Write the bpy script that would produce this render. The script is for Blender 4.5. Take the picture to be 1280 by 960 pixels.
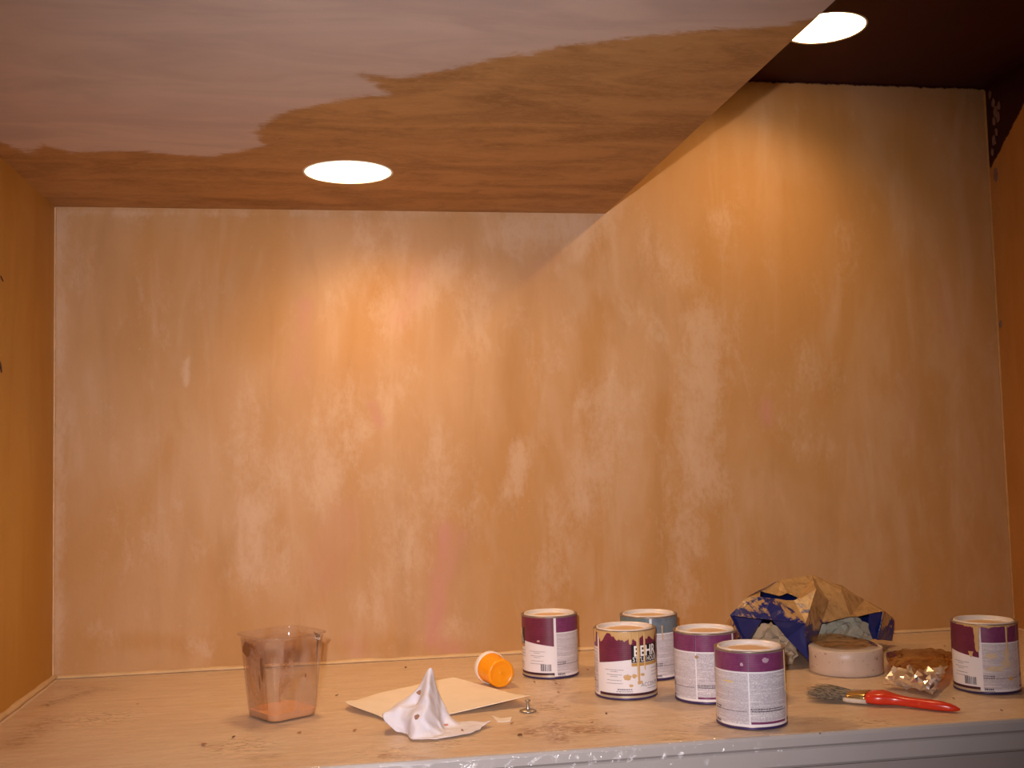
import bpy, bmesh, math, random
import numpy as np
from mathutils import Vector, Matrix, noise as mnoise
from mathutils.geometry import delaunay_2d_cdt

for o in list(bpy.data.objects):
    bpy.data.objects.remove(o)
scene = bpy.context.scene
C = scene.collection
random.seed(7)

# ------------------------------------------------------------------ camera
FPX, YAW, PIT, ROL, DIST, CAMH = 1350.0, 0.16255, 0.06922, -0.0248, 2.31332, 0.41649
_cy, _sy, _cp, _sp = math.cos(YAW), math.sin(YAW), math.cos(PIT), math.sin(PIT)
_F = Vector((_sy*_cp, _cy*_cp, _sp))
_R0 = Vector((_cy, -_sy, 0))
_U0 = _R0.cross(_F)
_R = math.cos(ROL)*_R0 + math.sin(ROL)*_U0
_U = -math.sin(ROL)*_R0 + math.cos(ROL)*_U0
CAM = Vector((0, -DIST, CAMH))
cd = bpy.data.cameras.new('camera')
cd.sensor_width = 36.0
cd.lens = FPX/1280*36.0
cd.clip_start = 0.02
cam = bpy.data.objects.new('camera', cd)
C.objects.link(cam)
cam.matrix_world = Matrix(((_R.x, _U.x, -_F.x, CAM.x), (_R.y, _U.y, -_F.y, CAM.y), (_R.z, _U.z, -_F.z, CAM.z), (0, 0, 0, 1)))
scene.camera = cam

def ray(x, y):
    return _F + _R*((x-640)/FPX) + _U*((480-y)/FPX)
def gz(x, y, z=0.0):
    d = ray(x, y)
    return CAM + d*((z-CAM.z)/d.z)
def gy(x, y, Y=0.0):
    d = ray(x, y)
    return CAM + d*((Y-CAM.y)/d.y)
def gx(x, y, X):
    d = ray(x, y)
    return CAM + d*((X-CAM.x)/d.x)

# ------------------------------------------------------------------ world, lights, exposure
w = bpy.data.worlds.new('world')
scene.world = w
w.use_nodes = True
w.node_tree.nodes['Background'].inputs[0].default_value = (0.62, 0.52, 0.5, 1)
w.node_tree.nodes['Background'].inputs[1].default_value = 0.07
vs = scene.view_settings
vs.view_transform = 'Standard'
vs.look = 'None'
vs.exposure = 0.0
vs.gamma = 1.0
vs.use_curve_mapping = False
LAMP_COL = (1.0, 0.60, 0.25)
LAMP_W = 4.6
# the photographer's flash, just up and left of the lens
fl = bpy.data.lights.new('camera_flash', 'SPOT')
fl.energy = 118
fl.spot_size = math.radians(74)
fl.spot_blend = 1.0
fl.color = (1.0, 0.93, 0.97)
fl.shadow_soft_size = 0.012
flo = bpy.data.objects.new('camera_flash', fl)
flo.location = (-0.04, -DIST-0.02, 0.496)
flo.rotation_mode = 'QUATERNION'
flo.rotation_quaternion = (CAM+ray(560, 600)*2.3-flo.location).to_track_quat('-Z', 'Y')
C.objects.link(flo)

# ------------------------------------------------------------------ helpers
def setp(o, label=None, cat=None, group=None, kind=None):
    if label: o['label'] = label
    if cat: o['category'] = cat
    if group: o['group'] = group
    if kind: o['kind'] = kind
    return o
def empty(name, loc=(0, 0, 0), rz=0.0):
    o = bpy.data.objects.new(name, None)
    C.objects.link(o)
    o.location = loc
    o.rotation_euler = (0, 0, rz)
    o.empty_display_size = 0.02
    return o
def mobj(name, verts, faces, mat=None, parent=None, smooth=False, uvs=None):
    me = bpy.data.meshes.new(name)
    me.from_pydata([tuple(v) for v in verts], [], faces)
    me.update()
    return finish(name, me, mat, parent, smooth, uvs)
def finish(name, me, mat=None, parent=None, smooth=False, uvs=None):
    if uvs is not None:
        ul = me.uv_layers.new(name='UVMap')
        for l in me.loops:
            ul.data[l.index].uv = uvs[l.vertex_index]
    mats = mat if isinstance(mat, (list, tuple)) else [mat]
    for m in mats:
        if m: me.materials.append(m)
    if smooth:
        for p in me.polygons: p.use_smooth = True
    o = bpy.data.objects.new(name, me)
    C.objects.link(o)
    if parent: o.parent = parent
    return o
def bobj(name, bm, mat=None, parent=None, smooth=False):
    me = bpy.data.meshes.new(name)
    bm.normal_update()
    bm.to_mesh(me)
    bm.free()
    return finish(name, me, mat, parent, smooth)
def lathe(prof, n=48, a0=0.0, a1=2*math.pi):
    vs, fs = [], []
    full = abs(a1-a0-2*math.pi) < 1e-6
    m = n if full else n+1
    for r, z in prof:
        for i in range(m):
            a = a0+(a1-a0)*i/n
            vs.append((r*math.sin(a), -r*math.cos(a), z))
    for k in range(len(prof)-1):
        for i in range(n):
            j = (i+1) % m
            fs.append((k*m+i, k*m+j, (k+1)*m+j, (k+1)*m+i))
    return vs, fs
def boxbm(bm, x0, x1, y0, y1, z0, z1):
    vv = [bm.verts.new(p) for p in ((x0,y0,z0),(x1,y0,z0),(x1,y1,z0),(x0,y1,z0),(x0,y0,z1),(x1,y0,z1),(x1,y1,z1),(x0,y1,z1))]
    for f in ((3,2,1,0),(4,5,6,7),(0,1,5,4),(1,2,6,5),(2,3,7,6),(3,0,4,7)):
        bm.faces.new([vv[i] for i in f])
def addfloat(o, name, arr):
    a = o.data.attributes.new(name, 'FLOAT', 'POINT')
    a.data.foreach_set('value', np.asarray(arr, dtype=np.float32))
def solid(o, t, off=-1.0, mo=0):
    m = o.modifiers.new('solid', 'SOLIDIFY')
    m.thickness = t
    m.offset = off
    m.material_offset = mo
def fbm(p, sc, seed=0, oc=3):
    return mnoise.fractal(Vector(p)*sc+Vector((seed*7.3, seed*3.1, seed*1.7)), 1.0, 2.0, oc)

# ------------------------------------------------------------------ node material helpers
class NM:
    def __init__(s, name):
        s.m = bpy.data.materials.new(name)
        s.m.use_nodes = True
        s.t = s.m.node_tree
        s.n = s.t.nodes
        s.b = s.n['Principled BSDF']
        s.out = s.n['Material Output']
    def new(s, t, **kw):
        nd = s.n.new(t)
        for k, v in kw.items(): setattr(nd, k, v)
        return nd
    def link(s, a, b): s.t.links.new(a, b)
    def put(s, sock, v):
        if hasattr(v, 'links'): s.link(v, sock)
        elif v is not None:
            if isinstance(v, (tuple, list)) and len(v) == 3 and sock.type == 'RGBA': v = (*v, 1)
            sock.default_value = v
    def coord(s, scale=(1, 1, 1), kind='Object', rot=(0, 0, 0)):
        tc = s.new('ShaderNodeTexCoord')
        mp = s.new('ShaderNodeMapping')
        s.link(tc.outputs[kind], mp.inputs[0])
        mp.inputs['Scale'].default_value = scale
        mp.inputs['Rotation'].default_value = rot
        return mp.outputs[0]
    def noise(s, vec, scale=5, detail=4, rough=0.55, dist=0.0):
        nd = s.new('ShaderNodeTexNoise')
        s.link(vec, nd.inputs['Vector'])
        nd.inputs['Scale'].default_value = scale
        nd.inputs['Detail'].default_value = detail
        nd.inputs['Roughness'].default_value = rough
        nd.inputs['Distortion'].default_value = dist
        return nd.outputs['Fac']
    def attr(s, name):
        nd = s.new('ShaderNodeAttribute')
        nd.attribute_name = name
        return nd.outputs['Fac']
    def math(s, op, a, b=0.0, clamp=False):
        nd = s.new('ShaderNodeMath', operation=op)
        nd.use_clamp = clamp
        s.put(nd.inputs[0], a); s.put(nd.inputs[1], b)
        return nd.outputs[0]
    def step(s, v, a, b):
        nd = s.new('ShaderNodeMapRange')
        nd.interpolation_type = 'SMOOTHSTEP'
        s.put(nd.inputs[0], v)
        nd.inputs[1].default_value = a; nd.inputs[2].default_value = b
        return nd.outputs[0]
    def mix(s, f, a, b):
        nd = s.new('ShaderNodeMix', data_type='RGBA')
        s.put(nd.inputs[0], f); s.put(nd.inputs[6], a); s.put(nd.inputs[7], b)
        return nd.outputs[2]
    def bump(s, h, strength=0.2, dist=0.002):
        nd = s.new('ShaderNodeBump')
        s.link(h, nd.inputs['Height'])
        nd.inputs['Strength'].default_value = strength
        nd.inputs['Distance'].default_value = dist
        s.link(nd.outputs[0], s.b.inputs['Normal'])
        return nd.outputs[0]
    def base(s, col, rough=0.6, metal=0.0, spec=0.4):
        s.put(s.b.inputs['Base Color'], col)
        s.put(s.b.inputs['Roughness'], rough)
        s.put(s.b.inputs['Metallic'], metal)
        s.b.inputs['Specular IOR Level'].default_value = spec
        return s.m
def simple(name, col, rough=0.6, metal=0.0, spec=0.4, var=0.12, vscale=40):
    k = NM(name)
    n = k.noise(k.coord(), vscale, 3)
    dk = tuple(max(0, c*(1-var)) for c in col)
    lt = tuple(min(1, c*(1+var)) for c in col)
    return k.base(k.mix(n, dk, lt), rough, metal, spec)

# ------------------------------------------------------------------ room dimensions
XL, XR, XS, H, H2 = -0.565, 1.543, 0.600, 0.9575, 1.274
YF = -0.772          # front edge of the worktop
YN = -1.75           # how far walls and ceilings come towards the room
L1 = (0.029, -0.306)
L2 = (0.992, -0.305)
LR = 0.081

# ------------------------------------------------------------------ wall paint
def segdist(P, a, b):
    a = np.array(a); b = np.array(b); d = b-a
    t = np.clip(((P-a)@d)/max(d@d, 1e-12), 0, 1)
    return np.hypot(*(P-(a+t[:, None]*d)).T)
def wall_material(name, tan, ochre, pale, pink, dark=None, palegain=0.56, streak=1.0):
    k = NM(name)
    big = k.noise(k.coord((2.6, 2.6, 1.1)), 1.6, 3, 0.5, 0.6)
    med = k.noise(k.coord((2.0, 2.0, 0.75)), 7.5, 5, 0.62, 0.3)
    diag = k.noise(k.coord((1.5, 1.5, 0.7), rot=(0, 0.5, 0)), 11, 5, 0.7, 0.35)
    fine = k.noise(k.coord((1.3, 1.3, 0.8)), 75, 5, 0.78)
    col = k.mix(k.step(big, 0.36, 0.66), tan, ochre)
    ap = k.attr('pale'); ao = k.attr('ochre'); ak = k.attr('pink')
    om = k.math('ADD', ao, k.math('MULTIPLY', k.math('SUBTRACT', med, 0.5), 2.0*streak))
    col = k.mix(k.math('MULTIPLY', k.step(om, 0.08, 0.75), 0.85), col, ochre)
    vst = k.noise(k.coord((3.0, 3.0, 0.55)), 4.0, 3, 0.6, 0.6)
    col = k.mix(k.math('MULTIPLY', k.step(vst, 0.5, 0.75), 0.34), col, tuple(c*0.78 for c in ochre))
    col = k.mix(k.math('MULTIPLY', k.math('SUBTRACT', 1.0, k.step(vst, 0.28, 0.48)), 0.26), col, pale)
    pm = k.math('ADD', k.math('MULTIPLY', ap, 0.8), k.math('MULTIPLY', k.math('SUBTRACT', diag, 0.50), 2.1))
    pm = k.math('ADD', pm, k.math('MULTIPLY', k.math('SUBTRACT', fine, 0.5), 1.3))
    col = k.mix(k.math('MULTIPLY', k.step(pm, 0.1, 0.95), palegain), col, pale)
    km = k.math('MULTIPLY', ak, k.step(k.math('ADD', med, k.math('MULTIPLY', fine, 0.5)), 0.45, 0.95))
    col = k.mix(km, col, pink)
    # small bright scrapes and fine speckle of the brush
    sc = k.noise(k.coord((2.2, 2.2, 1.0), rot=(0, 0.35, 0)), 120, 3, 0.75, 0.6)
    gate = k.noise(k.coord(), 9, 2)
    sm = k.math('MULTIPLY', k.step(sc, 0.60, 0.75), k.step(gate, 0.5, 0.75))
    col = k.mix(k.math('MULTIPLY', sm, 0.45), col, tuple(min(1, c*1.25+0.03) for c in pale))
    col = k.mix(k.math('MULTIPLY', k.step(fine, 0.5, 0.8), 0.22), col, tuple(c*0.72 for c in ochre))
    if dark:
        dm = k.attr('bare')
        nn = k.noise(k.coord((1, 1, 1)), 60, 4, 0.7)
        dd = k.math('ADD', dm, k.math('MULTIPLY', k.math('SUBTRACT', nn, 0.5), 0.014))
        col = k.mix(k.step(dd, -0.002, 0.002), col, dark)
    k.base(col, 0.55, 0, 0.25)
    k.bump(k.math('ADD', fine, med), 0.22, 0.0015)
    return k.m
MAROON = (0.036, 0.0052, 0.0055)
M_back = wall_material('glazed_plaster_back', (0.52, 0.295, 0.135), (0.47, 0.235, 0.075), (0.62, 0.42, 0.275), (0.53, 0.235, 0.165), MAROON)
M_left = wall_material('glazed_plaster_left', (0.52, 0.27, 0.055), (0.46, 0.215, 0.03), (0.56, 0.29, 0.085), (0.45, 0.16, 0.05), MAROON, 0.4)
M_right = wall_material('glazed_plaster_right', (0.42, 0.18, 0.045), (0.37, 0.145, 0.028), (0.55, 0.28, 0.1), (0.5, 0.2, 0.08), MAROON, 0.3)

def gridmesh(name, u0, u1, nu, v0, v1, nv, fn, mat):
    us = np.linspace(u0, u1, nu); vv = np.linspace(v0, v1, nv)
    verts = [fn(a, b) for b in vv for a in us]
    faces = [(j*nu+i, j*nu+i+1, (j+1)*nu+i+1, (j+1)*nu+i) for j in range(nv-1) for i in range(nu-1)]
    return mobj(name, verts, faces, mat)

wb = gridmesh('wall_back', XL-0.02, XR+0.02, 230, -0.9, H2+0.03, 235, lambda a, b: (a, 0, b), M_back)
setp(wb, 'back wall with streaky tan and ochre glaze over pale plaster', kind='structure')
P = np.array([(v.co.x, v.co.z) for v in wb.data.vertices])
def strokes(lst):
    out = np.zeros(len(P))
    for (x0, y0, x1, y1, wd, s) in lst:
        a = gy(x0, y0); b = gy(x1, y1)
        d = segdist(P, (a.x, a.z), (b.x, b.z))
        out = np.maximum(out, s*np.exp(-(d/(wd/588.0))**2))
    return out
PALE = [(640,285,745,282,34,1.0),(560,330,480,395,34,.75),(600,360,590,430,30,.75),(470,290,440,370,40,.5),
 (765,500,740,620,40,.85),(790,390,835,425,24,.6),(880,410,872,600,42,1.0),(860,600,850,740,34,.6),(652,560,640,612,17,.9),
 (700,630,690,770,24,.6),(560,560,545,640,38,.6),(470,610,510,700,30,.6),(335,580,305,715,28,.8),(345,670,330,720,24,.7),
 (430,500,400,610,36,.7),(500,470,430,560,30,.5),(105,320,100,350,22,.7),(215,375,205,400,25,.5),(75,270,72,840,9,.8),
 (70,265,740,268,5,.6),(232,450,233,480,4,1.1),(310,500,300,560,30,.5),(700,400,690,450,26,.5),(980,470,1010,560,30,.4),
 (1060,290,1050,380,24,.35),(900,280,905,330,24,.3),(820,290,840,350,30,.5),(440,750,470,770,20,.5),(560,780,590,790,14,.5),
 (120,790,140,795,14,.5),(240,805,260,815,10,.7),(700,335,760,285,12,.6),(610,300,660,280,20,.6),(1000,430,1040,480,30,.3),
 (480,720,520,760,24,.4),(150,560,170,720,30,.35),(210,640,230,690,24,.4),(380,540,350,600,30,.5),(725,500,715,530,8,.8)]
OCHRE = [(750,390,732,530,24,.8),(635,555,615,690,18,.7),(905,200,935,330,45,.8),(985,240,990,300,24,.7),(690,520,680,600,22,.6),
 (830,500,820,640,18,.6),(720,600,712,660,20,.5),(480,300,470,360,20,.4),(340,640,350,680,16,.4),(100,800,640,815,14,.6),
 (660,800,1180,780,14,.4),(1130,340,1180,760,70,.6),(1210,130,1225,700,40,.6),(1010,250,1120,340,60,.5),(760,285,730,340,16,.6),
 (420,700,380,760,26,.5),(230,510,200,590,26,.4),(330,480,345,400,16,.4),(900,600,960,720,60,.4),(1060,640,1090,720,40,.4)]
PINK = [(556,665,540,800,13,.9),(575,670,560,720,10,.6),(430,650,405,720,22,.5),(440,800,446,815,10,.7),(382,380,380,420,9,.8),
 (376,440,372,470,12,.4),(957,505,960,525,9,.8),(690,320,660,345,12,.4),(525,340,500,400,14,.5),(465,505,475,530,5,.8),
 (540,800,570,815,14,.7),(1180,360,1190,420,14,.35),(1130,480,1140,540,14,.3)]
addfloat(wb, 'pale', strokes(PALE)); addfloat(wb, 'ochre', strokes(OCHRE)); addfloat(wb, 'pink', strokes(PINK))
# a bare maroon fringe is left just under the upper ceiling
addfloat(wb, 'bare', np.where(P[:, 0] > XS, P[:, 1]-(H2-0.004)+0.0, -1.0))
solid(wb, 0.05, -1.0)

wl = gridmesh('wall_left', 0.06, YN, 120, -0.9, H2+0.03, 140, lambda a, b: (XL-0.0+a*0.0, a, b), M_left)
setp(wl, 'left wall glazed deep orange ochre', kind='structure')
Q = np.array([(v.co.y, v.co.z) for v in wl.data.vertices])
z0 = np.zeros(len(Q))
addfloat(wl, 'pale', z0); addfloat(wl, 'pink', z0)
addfloat(wl, 'ochre', 0.7*np.exp(-((Q[:, 1]-0.05)/0.10)**2))
marks = [(1, 345, 4, 352, 0.0035), (0, 452, 2, 466, 0.0045), (43, 770, 44, 800, 0.0015)]
bare = np.full(len(Q), -1.0)
addfloat(wl, 'bare', bare)
solid(wl, 0.05, 1.0)
ma = simple('maroon_smudge', MAROON, 0.5)
for (x0, y0, x1, y1, hw) in marks[:2]:
    a = gx(x0, y0, XL+0.0006); b = gx(x1, y1, XL+0.0006)
    bm = bmesh.new()
    n = 7
    rows = []
    for i in range(n):
        t = i/(n-1); c = a.lerp(b, t); ww = hw*math.sin(math.pi*(0.12+0.8*t))
        rows.append((bm.verts.new((XL+0.0012, c.y-ww, c.z+0.001*random.random())), bm.verts.new((XL+0.0012, c.y+ww, c.z))))
    for i in range(n-1): bm.faces.new((rows[i][0], rows[i][1], rows[i+1][1], rows[i+1][0]))
    o = bobj('paint_smudge', bm, ma, wl)
    solid(o, 0.0012, 1.0)

wr = gridmesh('wall_right', 0.06, YN, 160, -0.9, H2+0.03, 180, lambda a, b: (XR, a, b), M_right)
setp(wr, 'right wall glazed burnt orange with bare maroon paint near the ceiling', kind='structure')
Q = np.array([(v.co.y, v.co.z) for v in wr.data.vertices])
z0 = np.zeros(len(Q))
addfloat(wr, 'pale', z0); addfloat(wr, 'pink', z0); addfloat(wr, 'ochre', z0)
pa = gx(1246, 196, XR); pb = gx(1280, 130, XR)
sl = (pb.z-pa.z)/(pb.y-pa.y)
edge = pa.z+sl*(Q[:, 0]-pa.y)
sdm = (Q[:, 1]-np.maximum(edge, pa.z-0.02))/math.sqrt(1+sl*sl)
addfloat(wr, 'bare', sdm)
solid(wr, 0.05, -1.0)

# ------------------------------------------------------------------ soffit and ceiling
def slab(name, x0, x1, y0, y1, z, hole, mat, step=0.014):
    pts, edges = [], []
    n = 64
    for i in range(n):
        a = 2*math.pi*i/n
        rr = LR*(1+0.012*mnoise.noise(Vector((math.cos(a)*3, math.sin(a)*3, z*9))))
        pts.append(Vector((hole[0]+rr*math.cos(a), hole[1]+rr*math.sin(a))))
        edges.append((i, (i+1) % n))
    nx = int((x1-x0)/step)+1; ny = int((y1-y0)/step)+1
    for i in range(nx+1):
        for j in range(ny+1):
            p = Vector((x0+(x1-x0)*i/nx, y0+(y1-y0)*j/ny))
            if (p-Vector(hole)).length > LR+step*0.5: pts.append(p)
    vs, es, fs, *_ = delaunay_2d_cdt(pts, edges, [], 0, 1e-7)
    ff = []
    for f in fs:
        c = sum((vs[i] for i in f), Vector((0, 0)))/len(f)
        if (c-Vector(hole)).length > LR*0.985: ff.append(tuple(reversed(f)))
    return [(v.x, v.y, z) for v in vs], ff

k = NM('soffit_plaster')
sd = k.attr('glaze')
nA = k.noise(k.coord((1, 1.8, 1)), 14, 5, 0.68, 0.5)
nB = k.noise(k.coord((1, 2.6, 1)), 60, 4, 0.7, 1.0)
nC = k.noise(k.coord((0.7, 2.2, 1)), 5, 4, 0.6, 0.8)
s2 = k.math('ADD', sd, k.math('MULTIPLY', k.math('SUBTRACT', nA, 0.5), 0.055))
s2 = k.math('ADD', s2, k.math('MULTIPLY', k.math('SUBTRACT', nB, 0.5), 0.035))
gl = k.mix(k.step(nC, 0.35, 0.68), (0.47, 0.245, 0.075), (0.29, 0.135, 0.034))
gl = k.mix(k.math('MULTIPLY', k.step(nB, 0.42, 0.72), 0.55), gl, (0.52, 0.30, 0.13))
gl = k.mix(k.math('MULTIPLY', k.step(nA, 0.5, 0.72), 0.5), gl, (0.24, 0.105, 0.026))
pl = k.mix(k.step(nC, 0.35, 0.7), (0.60, 0.47, 0.40), (0.50, 0.39, 0.34))
col = k.mix(k.math('MULTIPLY', k.step(s2, -0.008, 0.012), 0.95), pl, gl)
k.base(col, 0.6, 0, 0.25)
k.bump(k.math('ADD', nB, nA), 0.2, 0.0015)
M_soffit = k.m
v, f = slab('s', XL-0.02, XS, YN, 0.02, H, L1, None)
nb = len(v)
# right-hand fascia and near end close the dropped box
v += [(XS, YN, H), (XS, 0.02, H), (XS, 0.02, H2+0.01), (XS, YN, H2+0.01), (XL-0.02, YN, H), (XL-0.02, YN, H2+0.01)]
f += [(nb, nb+1, nb+2, nb+3), (nb+4, nb, nb+3, nb+5)]
so = mobj('ceiling_soffit', v, f, M_soffit)
setp(so, 'dropped soffit with orange brown glaze brushed over bare pinkish plaster', kind='structure')
GB = [(-260,120),(-60,165),(0,178),(35,192),(50,178),(90,190),(130,188),(200,190),(260,195),(300,189),(326,183),(317,165),(330,152),(370,136),(430,123),
      (482,118),(468,106),(443,97),(450,90),(500,97),(560,85),(620,72),(700,59),(800,45),(900,37),(1000,27),(1040,14),(1075,-3),(1200,-80)]
poly = [gz(x, y, H) for x, y in GB]
poly = [(p.x, p.y) for p in poly]
closed = poly+[(0.9, 0.3), (-0.9, 0.3)]
PP = np.array([(q[0], q[1]) for q in v])
D = np.full(len(PP), 9.0)
for a, b in zip(poly[:-1], poly[1:]): D = np.minimum(D, segdist(PP, a, b))
ins = np.zeros(len(PP), bool)
for (xa, ya), (xb, yb) in zip(closed, closed[1:]+closed[:1]):
    c = ((ya > PP[:, 1]) != (yb > PP[:, 1]))
    with np.errstate(divide='ignore', invalid='ignore'):
        xi = (xb-xa)*(PP[:, 1]-ya)/(yb-ya)+xa
    ins ^= (c & (PP[:, 0] < xi))
addfloat(so, 'glaze', np.where(ins, D, -D))

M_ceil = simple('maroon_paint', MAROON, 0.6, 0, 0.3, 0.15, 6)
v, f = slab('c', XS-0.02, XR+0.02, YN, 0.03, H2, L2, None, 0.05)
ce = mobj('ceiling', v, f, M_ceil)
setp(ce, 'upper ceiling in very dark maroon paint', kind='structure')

# floor and worktop
k = NM('floor_boards')
fl_n = k.noise(k.coord((1, 6, 1)), 6, 4)
M_floor = k.base(k.mix(fl_n, (0.16, 0.09, 0.05), (0.26, 0.15, 0.08)), 0.5)
fo = gridmesh('floor', XL, XR, 2, -3.6, 0.0, 2, lambda a, b: (a, b, -0.9), M_floor)
setp(fo, 'brown floor below the worktop', kind='structure')
solid(fo, 0.04, -1.0)

k = NM('worktop_tan')
g1 = k.noise(k.coord((1.0, 7.0, 1)), 9, 5, 0.6, 0.6)
g2 = k.noise(k.coord((1.2, 4.0, 1)), 40, 4, 0.65, 0.8)
g3 = k.noise(k.coord((1.0, 1.6, 1)), 5, 4, 0.6, 0.5)
g4 = k.noise(k.coord((1.0, 1.3, 1)), 70, 4, 0.75, 0.8)
col = k.mix(k.step(g1, 0.32, 0.7), (0.72, 0.52, 0.36), (0.80, 0.62, 0.45))
col = k.mix(k.math('MULTIPLY', k.step(g2, 0.5, 0.8), 0.5), col, (0.58, 0.37, 0.20))
col = k.mix(k.math('MULTIPLY', k.step(g3, 0.55, 0.75), 0.35), col, (0.68, 0.42, 0.16))
col = k.mix(k.math('MULTIPLY', k.step(k.math('MULTIPLY', k.step(g4, 0.62, 0.72), k.step(g3, 0.45, 0.6)), 0.2, 0.8), 0.4), col, (0.75, 0.5, 0.25))
rs = k.math('MULTIPLY', k.attr('rust'), k.step(k.math('ADD', g4, k.math('MULTIPLY', g2, 0.4)), 0.58, 0.8))
col = k.mix(k.math('MULTIPLY', rs, 0.8), col, (0.27, 0.09, 0.03))
k.base(col, 0.5, 0, 0.35)
k.bump(g2, 0.15, 0.001)
M_top = k.m
M_edge = simple('edge_grey_laminate', (0.50, 0.45, 0.43), 0.45, 0, 0.4, 0.06, 18)
wt = empty('worktop', (0.49, -0.38, -0.03))
setp(wt, 'long worktop with tan top and pale grey front edge under plastic sheeting', 'worktop')
def child_world(o, par):
    o.parent = par
    o.matrix_parent_inverse = Matrix.Translation(par.location).inverted()
    return o
top = gridmesh('top_panel', XL, XR, 180, YF+0.006, 0.0, 70, lambda a, b: (a, b, 0.0), M_top)
T = np.array([(q.co.x, q.co.y) for q in top.data.vertices])
def spots(lst):
    out = np.zeros(len(T))
    for (x0, y0, x1, y1, wd, s) in lst:
        a = gz(x0, y0); b = gz(x1, y1)
        out = np.maximum(out, s*np.exp(-(segdist(T, (a.x, a.y), (b.x, b.y))/wd)**2))
    return out
addfloat(top, 'rust', spots([(665,915,740,912,0.03,1.0),(695,850,700,862,0.012,.8),(690,905,700,925,.02,1),(320,948,340,945,.01,.8),(480,945,560,950,.012,.6),
    (60,880,110,865,.02,.8),(20,930,60,900,.03,.6),(80,860,140,862,.02,.5),(930,928,1000,922,.01,.8),(1010,915,1060,912,.008,.7),(640,865,700,890,.01,.4),(250,930,270,930,.01,.6),
    (700,868,650,905,.004,.8),(1020,850,1060,846,.01,.6),(1000,905,1030,900,.012,.5)]))
solid(top, 0.03, -1.0)
child_world(top, wt)
# moulded front edge: nosing, flat band, recess
prof = [(YF+0.006, 0.0), (YF+0.002, -0.001), (YF, -0.005), (YF, -0.017), (YF+0.004, -0.021), (YF+0.005, -0.024), (YF+0.005, -0.046), (YF+0.008, -0.05), (YF+0.016, -0.05), (YF+0.016, -0.0)]
vs_, fs_ = [], []
nx = 24
for i in range(nx+1):
    x = XL+(XR-XL)*i/nx
    for (y, z) in prof: vs_.append((x, y, z))
n = len(prof)
for i in range(nx):
    for j in range(n-1): fs_.append((i*n+j, (i+1)*n+j, (i+1)*n+j+1, i*n+j+1))
child_world(mobj('front_edge', vs_, fs_, M_edge), wt)
M_cab = simple('cabinet_grey', (0.42, 0.36, 0.34), 0.5, 0, 0.3, 0.06, 8)
bm = bmesh.new(); boxbm(bm, XL+0.001, XR-0.001, YF+0.022, -0.001, -0.899, -0.031)
cb = bobj('base_cabinet', bm, M_cab)
setp(cb, 'plain grey base cabinet carrying the long worktop', 'cabinet')

# caulk and masking beads along the foot of the walls and in the corners
M_bead = simple('yellowed_masking_tape', (0.60, 0.39, 0.19), 0.5, 0, 0.4, 0.2, 25)
def bead(name, pts, ry, rz, up, mat, label):
    bm = bmesh.new(); rows = []
    for i, p in enumerate(pts):
        j = 1+0.35*mnoise.noise(Vector(p)*14)
        row = [bm.verts.new(Vector(p)+ry*a*j+up*b*j) for a, b in ((0, 0), (1, 0), (0.85, 0.55), (0.35, 0.95), (0, 1))]
        rows.append(row)
    for r0, r1 in zip(rows, rows[1:]):
        for q in range(4): bm.faces.new((r0[q], r1[q], r1[q+1], r0[q+1]))
    o = bobj(name, bm, mat, None, True)
    return setp(o, label, kind='structure')
bead('trim_1', [(XL+0.01+(XR-XL-0.02)*i/90, 0.0, 0.0012+0.0016*max(0, mnoise.noise(Vector((i*0.21, 3, 1))))) for i in range(91)], Vector((0, -0.007, 0)), None, Vector((0, 0, 0.006)), M_bead, 'yellowed tape bead along the foot of the back wall')
bead('trim_2', [(XL, -0.004-0.75*i/60, 0.001+0.002*max(0, mnoise.noise(Vector((i*0.2, 8, 1))))) for i in range(61)], Vector((0.008, 0, 0)), None, Vector((0, 0, 0.008)), M_bead, 'yellowed tape bead along the foot of the left wall')
M_caulk = simple('corner_filler', (0.62, 0.40, 0.22), 0.6, 0, 0.2, 0.3, 40)
bead('trim_3', [(XR, 0.0, 0.02+1.245*i/80) for i in range(81)], Vector((-0.004, 0, 0)), None, Vector((0, -0.003, 0)), simple('corner_filler_ochre', (0.46, 0.24, 0.075), 0.5, 0, 0.3, 0.3, 40), 'ochre filler bead down the corner of back and right wall')
bead('trim_4', [(XL, 0.0, 0.005+0.95*i/60) for i in range(61)], Vector((0.003, 0, 0)), None, Vector((0, -0.003, 0)), M_caulk, 'pale filler line down the corner of back and left wall')
M_fr = simple('brush_mark_brown', (0.20, 0.11, 0.085), 0.7, 0, 0.2, 0.4, 90)
# brush marks in the right corner, built as small raised blobs
for i, (px, py, s) in enumerate([(1240,128,5),(1243,140,6),(1241,152,4),(1246,146,5),(1244,165,4),(1241,176,5),(1239,190,4),(1243,216,5),(1236,118,4),(1247,132,4),(1243,222,5),(1249,405,4)]):
    p = gx(px, py, XR-0.004)
    bm = bmesh.new(); bmesh.ops.create_icosphere(bm, subdivisions=2, radius=1.0)
    for q in bm.verts:
        q.co = Vector((q.co.x*0.0022, q.co.y*s*0.0013, q.co.z*s*0.0024))*(1+0.6*mnoise.noise(q.co*2.2+Vector((i, 0, 0))))+Vector((XR-0.001, p.y, p.z))
    o = bobj('brush_mark', bm, M_fr, wr)

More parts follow.
